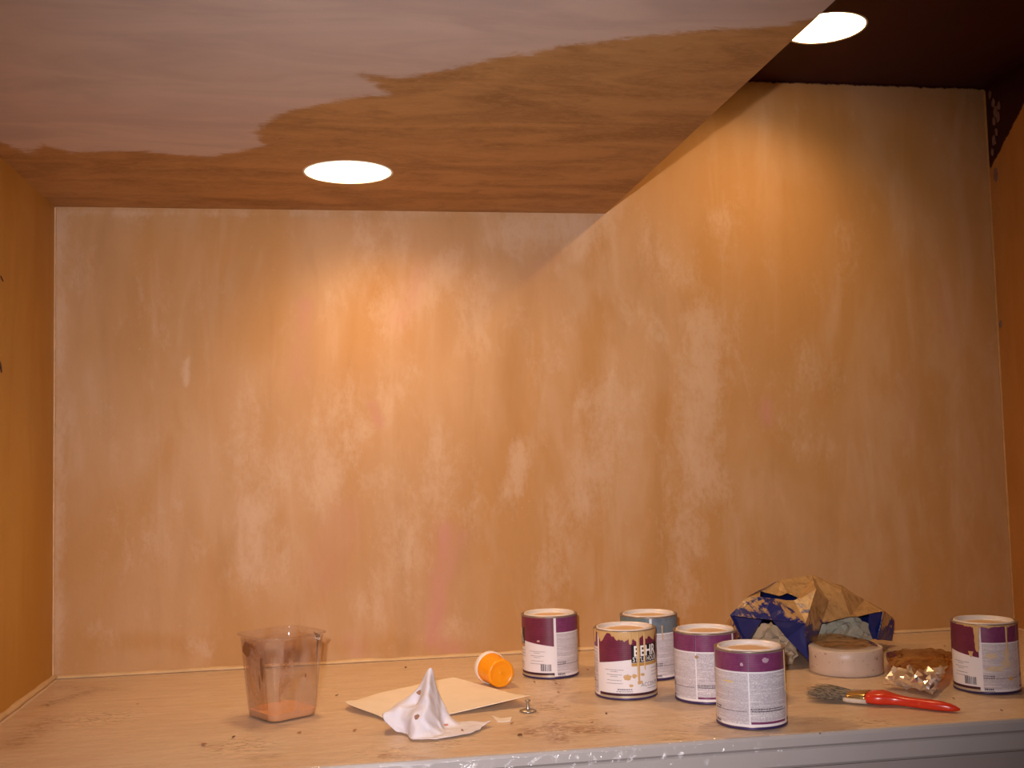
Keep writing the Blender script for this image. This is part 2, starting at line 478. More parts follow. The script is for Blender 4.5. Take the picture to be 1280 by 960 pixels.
# ------------------------------------------------------------------ recessed lamps
kk = NM('lamp_glow')
em = kk.new('ShaderNodeEmission')
em.inputs[0].default_value = (1.0, 0.86, 0.55, 1)
em.inputs[1].default_value = 14
kk.link(em.outputs[0], kk.out.inputs[0])
M_glow = kk.m
M_can = simple('lamp_reflector', (0.85, 0.82, 0.74), 0.35, 0.0, 0.5, 0.03, 10)
def downlight(c, z, label, lean):
    t = empty('recessed_downlight', (c[0], c[1], z))
    setp(t, label, 'ceiling light', 'recessed downlights')
    v, f = lathe([(LR*0.985, 0.0005), (LR*0.985, 0.03), (LR*0.97, 0.085), (0.05, 0.10), (0.0005, 0.10)], 48)
    mobj('housing', v, f, M_can, t, True)
    v, f = lathe([(0.0005, 0.048), (0.03, 0.0485), (0.055, 0.050), (0.066, 0.053), (0.069, 0.058), (0.06, 0.075), (0.03, 0.095)], 40)
    mobj('bulb', v, f, M_glow, t, True)
    v, f = lathe([(LR*0.985, -0.0006), (LR+0.0025, -0.0008), (LR+0.003, 0.001)], 48)
    mobj('trim_ring', v, f, M_can, t, True)
    ld = bpy.data.lights.new('lamp_light', 'AREA')
    ld.shape = 'DISK'; ld.size = 0.11; ld.energy = LAMP_W; ld.color = LAMP_COL
    ld.spread = math.radians(150)
    lo = bpy.data.objects.new('lamp_light', ld)
    C.objects.link(lo); lo.parent = t
    lo.location = (-lean*0.018, 0, 0.046)
    lo.rotation_euler = (0, -lean*math.radians(16), 0)
    return t
downlight(L1, H, 'lit round recessed downlight in the orange glazed soffit', 1.0)
downlight(L2, H2, 'lit round recessed downlight in the dark maroon ceiling', -1.0)

# ------------------------------------------------------------------ clear sheeting over the worktop
k = NM('clear_film')
tr = k.new('ShaderNodeBsdfTransparent'); gs = k.new('ShaderNodeBsdfGlossy'); mx = k.new('ShaderNodeMixShader')
fr = k.new('ShaderNodeLayerWeight'); fr.inputs[0].default_value = 0.5
cr = k.noise(k.coord((1, 1, 1)), 55, 4, 0.6, 1.5)
bp = k.new('ShaderNodeBump'); bp.inputs['Strength'].default_value = 0.6; bp.inputs['Distance'].default_value = 0.004
k.link(cr, bp.inputs['Height'])
k.link(bp.outputs[0], gs.inputs['Normal']); k.link(bp.outputs[0], fr.inputs['Normal'])
gs.inputs['Roughness'].default_value = 0.12
tr.inputs[0].default_value = (0.985, 0.975, 0.965, 1)
k.link(k.math('ADD', k.math('MULTIPLY', k.math('POWER', fr.outputs['Facing'], 5.0), 0.4), 0.05), mx.inputs[0]); k.link(tr.outputs[0], mx.inputs[1]); k.link(gs.outputs[0], mx.inputs[2])
k.link(mx.outputs[0], k.out.inputs[0])
M_film = k.m
nx, ny = 620, 230
CRK = [(gz(x_, y_), r_) for x_, y_, r_ in ((690, 886, .05), (720, 902, .05), (880, 906, .06), (980, 926, .05), (560, 930, .05), (480, 944, .06), (850, 922, .05), (300, 935, .06), (120, 900, .08), (1090, 905, .04), (760, 915, .04))]
vs_, fs_ = [], []
SH = 0.0006
for j in range(ny+1):
    for i in range(nx+1):
        x = XL+0.014+(XR-XL-0.03)*i/nx
        s = -0.016-(0.83)*j/ny            # run along the sheet
        y = s; z = SH
        over = -(s-(YF+0.004))
        hang = 0.0
        if over > 0:
            y = YF-0.0015; z = SH-over
            wob = 0.5+0.5*mnoise.noise(Vector((x*9, over*12, 2)))
            hang = min(1, over/0.02)
            g_ = max(math.exp(-(x-c_.x)**2/(r_*r_)) for c_, r_ in CRK)
            y -= hang*g_*0.006*max(0, 0.6-abs(mnoise.noise(Vector((x*38+over*20, over*45, 3))))*3.5)
            y -= hang*0.006*max(0, mnoise.noise(Vector((x*16, over*22, 5)))+0.15)+0.0005
        else:
            edge_ = math.exp(-((s-YF)/0.09)**2)
            g_ = max(math.exp(-((x-c_.x)**2+(s-c_.y)**2)/(r_*r_)) for c_, r_ in CRK)
            if g_ > 0.05: z += g_*0.0055*max(0, 0.55-abs(mnoise.noise(Vector((x*42, s*60, 3))))*4.5)
            r = 1-abs(mnoise.noise(Vector((x*13, s*17, 1))))*2.2
            z += max(0, r)**3*(0.0009+0.0016*edge_)*max(0, mnoise.noise(Vector((x*3.1, s*4, 9)))+0.35)
        vs_.append((x, y, z))
for j in range(ny):
    for i in range(nx):
        a = j*(nx+1)+i
        fs_.append((a, a+nx+1, a+nx+2, a+1))
sheet = mobj('plastic_sheet', vs_, fs_, M_film, None, True)
setp(sheet, 'clear crinkled plastic sheeting spread over the worktop and hanging over its front edge', 'plastic sheet')
ZB = 0.0008


# ------------------------------------------------------------------ paint cans
CR, CH = 0.0535, 0.117
M_metal = simple('can_metal', (0.30, 0.23, 0.18), 0.35, 0.6, 0.5, 0.12, 60)
M_khaki = simple('can_bare_bottom', (0.50, 0.42, 0.30), 0.4, 0.4, 0.5, 0.15, 60)
M_lid = simple('lid_pale', (0.70, 0.61, 0.56), 0.4, 0.1, 0.5, 0.08, 60)
M_label = simple('label_white', (0.80, 0.74, 0.74), 0.45, 0, 0.4, 0.04, 30)
M_ink = simple('ink_dark', (0.05, 0.03, 0.035), 0.5)
M_inkgrey = simple('ink_grey', (0.24, 0.20, 0.21), 0.5)
M_letter = simple('letter_white', (0.85, 0.82, 0.80), 0.45)
M_stripe = simple('stripe_plum_black', (0.055, 0.012, 0.022), 0.4)
M_indigo = simple('base_rim_indigo', (0.055, 0.03, 0.12), 0.35, 0.3)
M_drip = simple('dried_tan_paint', (0.60, 0.37, 0.15), 0.45, 0, 0.4, 0.12, 50)
M_black = simple('logo_black', (0.012, 0.008, 0.008), 0.4)
M_gold = simple('logo_gold', (0.50, 0.28, 0.07), 0.4)
def bandmat(name, a, b, spl):
    k = NM(name)
    n = k.noise(k.coord(), 60, 4, 0.7)
    n2 = k.noise(k.coord(), 130, 3, 0.7)
    col = k.mix(k.step(n, 0.35, 0.7), a, b)
    col = k.mix(k.math('MULTIPLY', k.step(n2, 0.68, 0.76), 0.6), col, spl)
    # fine rows of reversed print
    wv = k.new('ShaderNodeTexWave', wave_type='BANDS', bands_direction='Z')
    k.link(k.coord(), wv.inputs['Vector']); wv.inputs['Scale'].default_value = 95
    col = k.mix(k.math('MULTIPLY', k.step(wv.outputs['Fac'], 0.6, 0.9), 0.035), col, (0.8, 0.6, 0.7))
    return k.base(col, 0.35, 0, 0.5)
M_maroon_panel = bandmat('label_maroon', (0.125, 0.009, 0.032), (0.165, 0.013, 0.048), (0.5, 0.3, 0.25))
M_purple_band = bandmat('label_purple', (0.155, 0.022, 0.085), (0.205, 0.038, 0.12), (0.5, 0.35, 0.35))
M_teal_panel = bandmat('label_teal', (0.10, 0.15, 0.145), (0.15, 0.20, 0.20), (0.5, 0.45, 0.4))
M_teal_band = bandmat('label_slate', (0.13, 0.16, 0.19), (0.18, 0.215, 0.24), (0.5, 0.45, 0.4))
def textmat(name, seed):
    # grey paragraphs of tiny illegible print: rows broken into words
    k = NM(name)
    tc = k.new('ShaderNodeTexCoord')
    sp = k.new('ShaderNodeSeparateXYZ'); k.link(tc.outputs['UV'], sp.inputs[0])
    u, v = sp.outputs[0], sp.outputs[1]
    row = k.math('MULTIPLY', v, 820.0)
    fr_ = k.math('FRACT', row)
    ln = k.math('MULTIPLY', k.step(fr_, 0.15, 0.3), k.math('SUBTRACT', 1.0, k.step(fr_, 0.75, 0.9)))
    cb_ = k.new('ShaderNodeCombineXYZ')
    k.link(k.math('MULTIPLY', u, 900.0), cb_.inputs[0]); k.link(k.math('FLOOR', row), cb_.inputs[1]); cb_.inputs[2].default_value = seed
    wn = k.noise(cb_.outputs[0], 0.9, 2, 0.6)
    cb2 = k.new('ShaderNodeCombineXYZ'); k.link(k.math('MULTIPLY', u, 14.0), cb2.inputs[0]); k.link(k.math('FLOOR', row), cb2.inputs[1]); cb2.inputs[2].default_value = seed+3
    gap = k.noise(cb2.outputs[0], 1.0, 1, 0.5)
    ink = k.math('MULTIPLY', ln, k.step(wn, 0.38, 0.52))
    ink = k.math('MULTIPLY', ink, k.step(gap, 0.33, 0.42))
    blk = k.step(k.noise(cb2.outputs[0], 0.35, 1, 0.5), 0.42, 0.5)
    col = k.mix(k.math('MULTIPLY', blk, 0.55), (0.76, 0.70, 0.71), (0.60, 0.53, 0.56))
    col = k.mix(k.math('MULTIPLY', ink, 0.75), col, (0.20, 0.16, 0.19))
    return k.base(col, 0.5, 0, 0.35)
M_txt = [textmat('print_rows_a', 1.0), textmat('print_rows_b', 7.0)]
k = NM('paint_in_lid')
n = k.noise(k.coord(), 120, 4, 0.7)
M_lidpaint = k.base(k.mix(n, (0.70, 0.47, 0.30), (0.62, 0.36, 0.18)), 0.55)
M_lidpaint2 = k.m

def patch(name, t0, t1, z0, z1, r, mat, parent, off=0.0, nz=1, th=0.0002):
    """curved piece of print between angles t0..t1 (deg, 0 = front panel centre); z0/z1 numbers or functions of angle"""
    n = max(2, int(abs(t1-t0)/4))
    vs, uv, fs = [], [], []
    f0 = z0 if callable(z0) else (lambda t: z0)
    f1 = z1 if callable(z1) else (lambda t: z1)
    for i in range(n+1):
        t = t0+(t1-t0)*i/n
        a = math.radians(t)
        for j in range(nz+1):
            z = f0(t)+(f1(t)-f0(t))*j/nz
            vs.append((r*math.sin(a), -r*math.cos(a), z)); uv.append((a*r, z))
    for i in range(n):
        for j in range(nz):
            p = i*(nz+1)+j
            fs.append((p, p+nz+1, p+nz+2, p+1))
    return mobj(name, vs, fs, mat, parent, True, uv)
def text_on(name, s, size, tc, z, r, mat, parent, bold=0.0, sx=1.0, width=None):
    cu = bpy.data.curves.new(name, 'FONT')
    cu.body = s; cu.size = size; cu.align_x = 'CENTER'; cu.offset = bold
    tmp = bpy.data.objects.new(name, cu); C.objects.link(tmp)
    dg = bpy.context.evaluated_depsgraph_get()
    me = bpy.data.meshes.new_from_object(tmp.evaluated_get(dg))
    bpy.data.objects.remove(tmp)
    if width:
        xs = [q.co.x for q in me.vertices]
        sx = width/(max(xs)-min(xs))
    for q in me.vertices:
        a = math.radians(tc)+q.co.x*sx/r
        q.co = Vector((r*math.sin(a), -r*math.cos(a), z+q.co.y))
    me.materials.clear()
    return finish(name, me, mat, parent)
def dashes(parent, r, t0, t1, z, hgt, mat, seed):
    """one short line of tiny print as a row of word strokes in one flat piece"""
    rnd = random.Random(seed)
    vs, fs = [], []
    t = t0
    while t < t1:
        wd = rnd.uniform(1.2, 4.0)
        a, b = math.radians(t), math.radians(min(t+wd, t1))
        k0 = len(vs)
        for aa in (a, b):
            vs.append((r*math.sin(aa), -r*math.cos(aa), z)); vs.append((r*math.sin(aa), -r*math.cos(aa), z+hgt))
        fs.append((k0, k0+2, k0+3, k0+1))
        t += wd+rnd.uniform(0.5, 1.0)
    return mobj('print_line', vs, fs, mat, parent)

def paint_can(px, py, label, facing, kind, drips=(), lidseed=0, collar=None, open_c=True):
    """facing: angle (deg) at which the front panel centre appears, 0 = straight at the camera, + = to the right"""
    c = gz(px, py, ZB)
    rz = math.atan2(-c.x, c.y-CAM.y)      # local -y looks back at the camera
    t = empty('paint_can', (c.x, c.y, ZB), -math.radians(0)+rz*1.0)
    # rotate so that label angle 0 sits at 'facing'
    t.rotation_euler.z = math.radians(facing)+(-math.atan2(c.x, c.y-CAM.y))
    setp(t, label, 'paint can', 'quart paint cans on the worktop')
    v, f = lathe([(0.0005, 0.002), (CR-0.004, 0.002), (CR-0.002, 0.0), (CR+0.0004, 0.0006), (CR+0.0006, 0.0026), (CR-0.0006, 0.004), (CR-0.0006, CH-0.004), (CR+0.0002, CH-0.003)], 64)
    mobj('body', v, f, M_metal if kind != 'front' else M_khaki, t, True)
    v, f = lathe([(CR-0.0004, 0.0003), (CR+0.0009, 0.0008), (CR+0.0010, 0.0026), (CR-0.0002, 0.0036)], 64)
    mobj('bottom_rim', v, f, M_indigo, t, True)
    v, f = lathe([(CR+0.0002, CH-0.0034), (CR+0.0010, CH-0.0026), (CR+0.0008, CH-0.001), (CR-0.001, CH-0.0004), (CR-0.0028, CH-0.001), (CR-0.0034, CH-0.003), (CR-0.0036, CH-0.004)], 64)
    mobj('rim', v, f, M_metal, t, True)
    v, f = lathe([(CR-0.0036, CH-0.0032), (CR-0.0042, CH-0.0004), (CR-0.0058, CH+0.0012), (CR-0.0076, CH+0.0004), (CR-0.0088, CH-0.0035), (CR-0.0094, CH-0.0056), (CR-0.012, CH-0.0062), (0.0005, CH-0.0060)], 64)
    lid = mobj('lid', v, f, M_lid, t, True)
    # paint dried in the recess of the lid
    rnd = random.Random(lidseed)
    cx, cy = rnd.uniform(-0.004, 0.004), rnd.uniform(-0.004, 0.004)
    vs, fs = [(cx, cy, CH-0.0048)], []
    m = 40
    for i in range(m):
        a = 2*math.pi*i/m
        rr = 0.0385*(0.9+0.16*mnoise.noise(Vector((math.cos(a)*1.7, math.sin(a)*1.7, lidseed*3.3))))
        vs.append((cx+rr*math.cos(a), cy+rr*math.sin(a), CH-0.0058)); fs.append((0, 1+i, 1+(i+1) % m))
    mobj('paint_residue', vs, fs, M_lidpaint, lid, True)
    # printed wrap
    r0 = CR+0.0002
    lab = mobj('label', *lathe([(r0, 0.0045), (r0, CH-0.0036)], 72), M_label, t, True)
    pan, bnd = (M_teal_panel, M_teal_band) if kind == 'teal' else (M_maroon_panel, M_purple_band)
    r1, r2, r3 = r0+0.00025, r0+0.0005, r0+0.0007
    zt = CH-0.0037
    FE = 102
    ed = lambda a: CH*(0.60-0.085*(abs(a)/FE)**1.5)
    patch('front_panel', -FE, FE, ed, zt, r1, pan, lab)
    patch('bare_base', -FE, FE, 0.0034, 0.0072, r1, M_khaki, lab)
    patch('base_stripe', -FE, FE, 0.0072, 0.0115, r1, M_stripe, lab)
    for sgn in (-1, 1):
        a0, a1 = (107, 179.4) if sgn > 0 else (-179.4, -107)
        patch('side_band', a0, a1, CH*0.735, zt, r1, bnd, lab)
        patch('print_panel', a0+0.5, a1-0.5, CH*0.07, CH*0.715, r1, M_txt[0 if sgn > 0 else 1], lab)
        for q in range(2):
            dashes(lab, r2, a0+1, a0+ (20 if sgn > 0 else 60), CH*(0.255-0.028*q), 0.0016, M_ink, 31+q+sgn)
        dashes(lab, r2, a0+22, a1-3, CH*0.225, 0.0016, M_inkgrey, 41+sgn)
    patch('seam', 179.4, 180.6, 0.006, CH*0.735, r2, M_label, lab)
    patch('seam', 179.5, 180.5, CH*0.735, zt, r2, M_stripe, lab)
    if kind in ('purple',):
        patch('base_stripe', -178, -112, 0.0085, 0.0118, r2, M_purple_band, lab)
    # front panel print, left and right of the logo
    for q, (zz, half) in enumerate(((0.43, 18), (0.405, 7), (0.36, 15), (0.335, 7), (0.28, 14), (0.235, 16))):
        dashes(lab, r2, -68-half, -68+half, CH*zz, 0.0009, M_inkgrey, 50+q)
        dashes(lab, r2, 66-half, 66+half, CH*zz, 0.0009, M_inkgrey, 60+q)
    dashes(lab, r2, -62, -34, CH*0.145, 0.0022, M_inkgrey, 70)
    dashes(lab, r2, -64, -34, CH*0.118, 0.0014, M_inkgrey, 71)
    # bar code
    rnd = random.Random(5)
    vs, fs = [], []
    a = 74.0
    while a < 96:
        wd = rnd.choice((0.7, 1.1, 1.6))
        k0 = len(vs)
        for aa in (math.radians(a), math.radians(a+wd)):
            vs.append((r2*math.sin(aa), -r2*math.cos(aa), CH*0.125)); vs.append((r2*math.sin(aa), -r2*math.cos(aa), CH*0.235))
        fs.append((k0, k0+2, k0+3, k0+1))
        a += wd+rnd.choice((0.7, 1.0, 1.5))
    mobj('bar_code', vs, fs, M_ink, lab)
    # two dark words at the foot of the side panel
    dashes(lab, r2, 109, 124, CH*0.062, 0.0026, M_ink, 80)
    dashes(lab, r2, 109, 126, CH*0.042, 0.0010, M_inkgrey, 81)
    # logo block
    patch('logo_block', -35, 31, CH*0.535, CH*0.79, r2, M_black, lab)
    patch('logo_bar', -35, 31, CH*0.485, CH*0.53, r2, M_gold, lab)
    text_on('logo_letters', 'BEHR', 0.0245, -4.5, CH*0.63, r3, M_letter, lab, 0.0006, 1.0, 0.0500)
    text_on('logo_letters', 'STYLE HOUSE', 0.0112, -3, CH*0.55, r3, M_letter, lab, 0.0001, 1.0, 0.0560)
    text_on('print_words', 'ACCENTS', 0.0098, 5, CH*0.185, r2, M_inkgrey, lab, 0.0, 1.0)
    dashes(lab, r2, -4, 26, CH*0.15, 0.0009, M_inkgrey, 90)
    for q in range(3):
        dashes(lab, r2, 8, 34, CH*(0.43-0.05*q), 0.0009, M_inkgrey, 92+q)
    # runs of paint down the outside: (angle, top, bottom, half-width deg)
    for q, (a, zt_, zb_, hw) in enumerate(drips):
        vs, fs = [], []
        m = 14
        rr = CR+0.0014
        for i in range(m+1):
            s_ = i/m
            z = zt_*CH+(zb_-zt_)*CH*s_
            ww = hw*(1.25-0.5*math.sin(min(1, s_*1.3)*math.pi*0.5))*(1 if s_ < 0.9 else (1-(s_-0.9)*6))
            ww *= 1+0.3*mnoise.noise(Vector((s_*6, q*3.1, a)))
            ac = a+0.8*mnoise.noise(Vector((s_*3, q*2.0, a+4)))
            for e_, dr in ((-1, -0.0006), (-0.5, 0.0002), (0, 0.0006), (0.5, 0.0002), (1, -0.0006)):
                aa = math.radians(ac+e_*ww)
                vs.append(((rr+dr)*math.sin(aa), -(rr+dr)*math.cos(aa), z))
        for i in range(m):
            for j in range(4):
                p = i*5+j
                fs.append((p, p+1, p+6, p+5))
        mobj('paint_run', vs, fs, M_drip, t, True)
    if collar:
        # ragged skirt of spilled paint under the rim
        a0, a1, depth = collar
        n = 90
        vs, fs = [], []
        for i in range(n+1):
            a = a0+(a1-a0)*i/n
            e = min(1, 6*i/n, 6*(n-i)/n)
            lo = depth*e*(0.55+0.9*mnoise.noise(Vector((a*0.06, 1.5, a0)))+0.35*mnoise.noise(Vector((a*0.22, 4, a0))))
            lo = max(0.002, lo)
            aa = math.radians(a)
            for s_ in (0, 0.4, 0.8, 1.0):
                rr = CR+0.0013-0.0006*(s_ == 1.0)
                vs.append((rr*math.sin(aa), -rr*math.cos(aa), CH-0.002-lo*s_))
        for i in range(n):
            for j in range(3):
                p = i*4+j
                fs.append((p, p+1, p+5, p+4))
        mobj('paint_skirt', vs, fs, M_drip, t, True)
    return t
paint_can(688.5, 842, 'quart can with maroon panel, white strip and bar code, alone beside the orange pill bottle', -94, 'purple', drips=[(-92+20, 0.97, 0.55, 3.5), (-60, 0.97, 0.8, 3)], lidseed=1)
paint_can(783, 867, 'quart can with black logo block and tan paint spilled down its front', 46, 'front',
          drips=[(-21.5, 0.97, 0.24, 3.0), (-8, 0.97, 0.42, 2.3), (-118, 0.99, 0.8, 5), (-36, .97, .8, 4)], lidseed=2, collar=(-175, 120, 0.022))
paint_can(813, 844, 'quart can with teal band, half hidden behind the can with the black logo block', -101, 'teal', drips=[(128, 0.86, 0.62, 1.4)], lidseed=3)
paint_can(884, 872, 'quart can with purple band and rows of print, between the teal can and its twin', 162, 'purple', lidseed=4)
paint_can(940, 902, 'quart can with purple band over two grey print panels, close to the front edge', 177, 'purple', drips=[(-106, 0.97, 0.45, 1.2)], lidseed=5)
paint_can(1234, 860, 'quart can with dark maroon panel and smeared print, standing alone beside the foil packet', -113, 'purple', drips=[(152, 0.97, 0.62, 2.2), (100, 0.97, 0.6, 5), (88, .6, .52, 4)], lidseed=6, collar=(60, 175, 0.006))
# smears of tan paint on the lonely can and on the twin
def smear(can, a, z, wa, hz, seed, mat=M_drip):
    vs, fs = [], []
    m = 26
    r = CR+0.0011
    vs.append((math.radians(a), z))
    for i in range(m):
        q = 2*math.pi*i/m
        rr = 0.85+0.35*mnoise.noise(Vector((math.cos(q)*1.6, math.sin(q)*1.6, seed*2.7)))
        vs.append((math.radians(a+wa*rr*math.cos(q)), z+hz*rr*math.sin(q)))
        fs.append((0, 1+i, 1+(i+1) % m))
    vv = [((r+(0.0004 if i == 0 else 0))*math.sin(p), -(r+(0.0004 if i == 0 else 0))*math.cos(p), zz) for i, (p, zz) in enumerate(vs)]
    return mobj('paint_smear', vv, fs, mat, can, True)
cans = [o for o in C.objects if o.name.startswith('paint_can')]
cB, cE, cF, cA, cD = cans[1], cans[4], cans[5], cans[0], cans[3]
M_thin = simple('thin_tan_smear', (0.64, 0.50, 0.34), 0.5, 0, 0.35, 0.2, 90)
smear(cB, -43, CH*0.335, 8, 0.0052, 1); smear(cB, -30, CH*0.345, 6, 0.004, 2); smear(cB, -37, CH*0.21, 5, 0.0025, 3); smear(cB, -20, CH*0.25, 6, 0.004, 4); smear(cB, -14, CH*0.36, 5, 0.003, 6)
smear(cF, 128, CH*0.37, 20, 0.005, 5, M_thin); smear(cF, 148, CH*0.44, 12, 0.008, 7, M_thin); smear(cF, 122, CH*0.55, 13, 0.005, 8, M_thin); smear(cF, 157, CH*0.22, 6, 0.004, 9); smear(cF, 150, CH*.58, 9, .01, 10, M_thin)
smear(cE, 145, CH*0.60, 12, 0.0022, 11, simple('yellow_smear', (0.70, 0.52, 0.25), 0.5)); smear(cE, -152, CH*0.885, 6, 0.005, 12, simple('grey_smear', (0.42, 0.27, 0.33), 0.5)); smear(cE, 170, CH*.83, 3, .003, 14, simple('pale_smear', (0.5, 0.3, 0.36), 0.5))
smear(cD, -178, CH*0.665, 4, 0.003, 13, simple('brown_spot', (0.40, 0.24, 0.13), 0.5)); smear(cA, 70, CH*.6, 4, .0018, 15, simple('pale_spot', (0.6, 0.4, 0.35), 0.5))

# ------------------------------------------------------------------ clear tub
def film_mat(name, tint, haze, hazecol, rough=0.08, ior=1.45):
    k = NM(name)
    tr = k.new('ShaderNodeBsdfTransparent'); gs = k.new('ShaderNodeBsdfGlossy'); mx = k.new('ShaderNodeMixShader')
    df = k.new('ShaderNodeBsdfDiffuse'); mx2 = k.new('ShaderNodeMixShader')
    fr = k.new('ShaderNodeLayerWeight'); fr.inputs[0].default_value = 0.5
    f0 = ((ior-1)/(ior+1))**2
    tr.inputs[0].default_value = (*tint, 1); gs.inputs['Roughness'].default_value = rough
    df.inputs[0].default_value = (*hazecol, 1)
    n = k.noise(k.coord((1, 1, 0.6)), 30, 4, 0.65, 0.8)
    k.link(k.math('MULTIPLY', k.step(n, 0.3, 0.7), haze), mx2.inputs[0])
    k.link(tr.outputs[0], mx2.inputs[1]); k.link(df.outputs[0], mx2.inputs[2])
    k.link(k.math('ADD', k.math('MULTIPLY', k.math('POWER', fr.outputs['Facing'], 5.0), 0.8), f0), mx.inputs[0]); k.link(mx2.outputs[0], mx.inputs[1]); k.link(gs.outputs[0], mx.inputs[2])
    k.link(mx.outputs[0], k.out.inputs[0])
    return k.m
M_tub = film_mat('tub_plastic', (0.95, 0.92, 0.89), 0.10, (0.75, 0.6, 0.5))
M_filmres = film_mat('paint_film', (0.93, 0.78, 0.66), 0.75, (0.60, 0.32, 0.17), 0.3)
M_wash = simple('orange_wash', (0.72, 0.36, 0.17), 0.25, 0, 0.5, 0.08, 30)
M_drydrip = simple('brown_drip', (0.22, 0.085, 0.03), 0.4)
def rsq(h, rc, n=10):
    pts = []
    for cx, cy, a0 in ((1, 1, 0), (-1, 1, 90), (-1, -1, 180), (1, -1, 270)):
        for i in range(n+1):
            a = math.radians(a0+90*i/n)
            pts.append((cx*(h-rc)+rc*math.cos(a), cy*(h-rc)+rc*math.sin(a)))
    return pts
def loft(rings):
    vs, fs = [], []
    m = len(rings[0][0])
    for pts, z in rings:
        vs += [(p[0], p[1], z) for p in pts]
    for k_ in range(len(rings)-1):
        for i in range(m):
            j = (i+1) % m
            fs.append((k_*m+i, k_*m+j, (k_+1)*m+j, (k_+1)*m+i))
    return vs, fs, m
tc_ = gz(353, 894, ZB)
tub = empty('measuring_tub', (tc_.x, tc_.y, ZB), math.radians(33))
setp(tub, 'clear squarish plastic tub with orange wash in the bottom and brown drips', 'tub')
HB, HT, TH = 0.0445, 0.056, 0.136
def hw_at(z): return HB+(HT-HB)*(z/TH)
rings = [(rsq(HB-0.006, 0.014), 0.0005), (rsq(HB-0.001, 0.017), 0.002), (rsq(HB, 0.018), 0.005)]
for i in range(1, 12):
    z = 0.005+(TH-0.012)*i/11
    rings.append((rsq(hw_at(z), 0.018+0.004*i/11), z))
rings += [(rsq(HT+0.0005, 0.023), TH-0.004), (rsq(HT+0.004, 0.026), TH-0.002), (rsq(HT+0.0045, 0.027), TH), (rsq(HT+0.0015, 0.024), TH+0.001)]
v, f, m = loft(rings)
f.append(tuple(reversed(range(m))))
o = mobj('tub_wall', v, f, M_tub, tub, True)
solid(o, 0.0012, -1.0)
v, f, m = loft([(rsq(HB-0.003, 0.016), 0.0022), (rsq(HB-0.0016, 0.0165), 0.006), (rsq(hw_at(0.013)-0.0016, 0.017), 0.013)])
f.append(tuple(range(2*m, 3*m))); f.append(tuple(reversed(range(m))))
mobj('paint_wash', v, f, M_wash, tub)
def on_side(face, s, z, off=0.0):
    h = hw_at(z)-0.0022+off
    return {'front': Vector((s, -h, z)), 'left': Vector((-h, -s, z)), 'right': Vector((h, s, z)), 'back': Vector((-s, h, z))}[face]
def side_patch(name, face, pts, mat, off):
    bm = bmesh.new()
    bm.faces.new([bm.verts.new(on_side(face, s, z, off)) for s, z in pts])
    bmesh.ops.triangulate(bm, faces=bm.faces[:])
    return bobj(name, bm, mat, tub)
def blob(c, rx, rz_, seed, n=18):
    return [(c[0]+rx*(1+0.45*mnoise.noise(Vector((math.cos(a)*1.4, math.sin(a)*1.4, seed))))*math.cos(a), c[1]+rz_*(1+0.45*mnoise.noise(Vector((math.cos(a)*1.4, math.sin(a)*1.4, seed+5))))*math.sin(a)) for a in [2*math.pi*i/n for i in range(n)]]
side_patch('paint_film', 'left', [(-.03, .132), (.034, .131), (.034, .10), (.03, .06), (.032, .02), (.0, .015), (-.03, .016), (-.031, .07)], M_filmres, 0.0006)
side_patch('paint_film', 'front', [(-.034, .131), (-.004, .130), (-.008, .09), (-.014, .055), (-.022, .044), (-.033, .03)], M_filmres, 0.0006)
side_patch('paint_drip', 'front', blob((-.017, .108), .0032, .0055, 3), M_drydrip, 0.003)
side_patch('paint_drip', 'front', blob((-.017, .088), .0015, .0015, 6), M_drydrip, 0.003)
side_patch('paint_drip', 'left', blob((.015, .063), .002, .014, 9), M_drydrip, 0.003)
side_patch('paint_drip', 'left', blob((.026, .085), .004, .02, 12), M_drydrip, 0.003)
side_patch('paint_drip', 'left', blob((-.02, .112), .012, .010, 14), M_drydrip, 0.003)
side_patch('paint_drip', 'front', blob((.014, .070), .0012, .004, 15), M_drydrip, 0.003)
side_patch('paint_drip', 'right', [(-.030, .128), (-.008, .131), (-.016, .126), (-.020, .118), (-.0225, .09), (-.0258, .06), (-.030, .03), (-.0285, .03), (-.0245, .06), (-.0245, .09), (-.0265, .118)], M_drydrip, 0.003)

# ------------------------------------------------------------------ paper and tissue
M_paper = simple('cream_paper', (0.84, 0.72, 0.60), 0.7, 0, 0.2, 0.06, 30)
M_tissue = simple('white_tissue', (0.74, 0.68, 0.71), 0.85, 0, 0.1, 0.04, 60)
def bsurf(ctrl, nu, nv):
    """smooth sheet through a lattice of control points (Catmull-Rom)"""
    A = np.array([[tuple(p) for p in row] for row in ctrl], float)
    def cr(P, t):
        n = len(P)-1
        x = min(t*n, n-1e-9); i = int(x); u = x-i
        p0, p1, p2, p3 = P[max(i-1, 0)], P[i], P[i+1], P[min(i+2, n)]
        return 0.5*((2*p1)+(-p0+p2)*u+(2*p0-5*p1+4*p2-p3)*u*u+(-p0+3*p1-3*p2+p3)*u**3)
    verts = []
    for j in range(nv):
        rowp = np.array([cr(A[:, c], j/(nv-1)) for c in range(A.shape[1])])
        for i in range(nu): verts.append(Vector(cr(rowp, i/(nu-1))))
    faces = [(j*nu+i, j*nu+i+1, (j+1)*nu+i+1, (j+1)*nu+i) for j in range(nv-1) for i in range(nu-1)]
    return verts, faces
def G(x, y, z): return gz(x, y, z)
ZP = ZB+0.0012
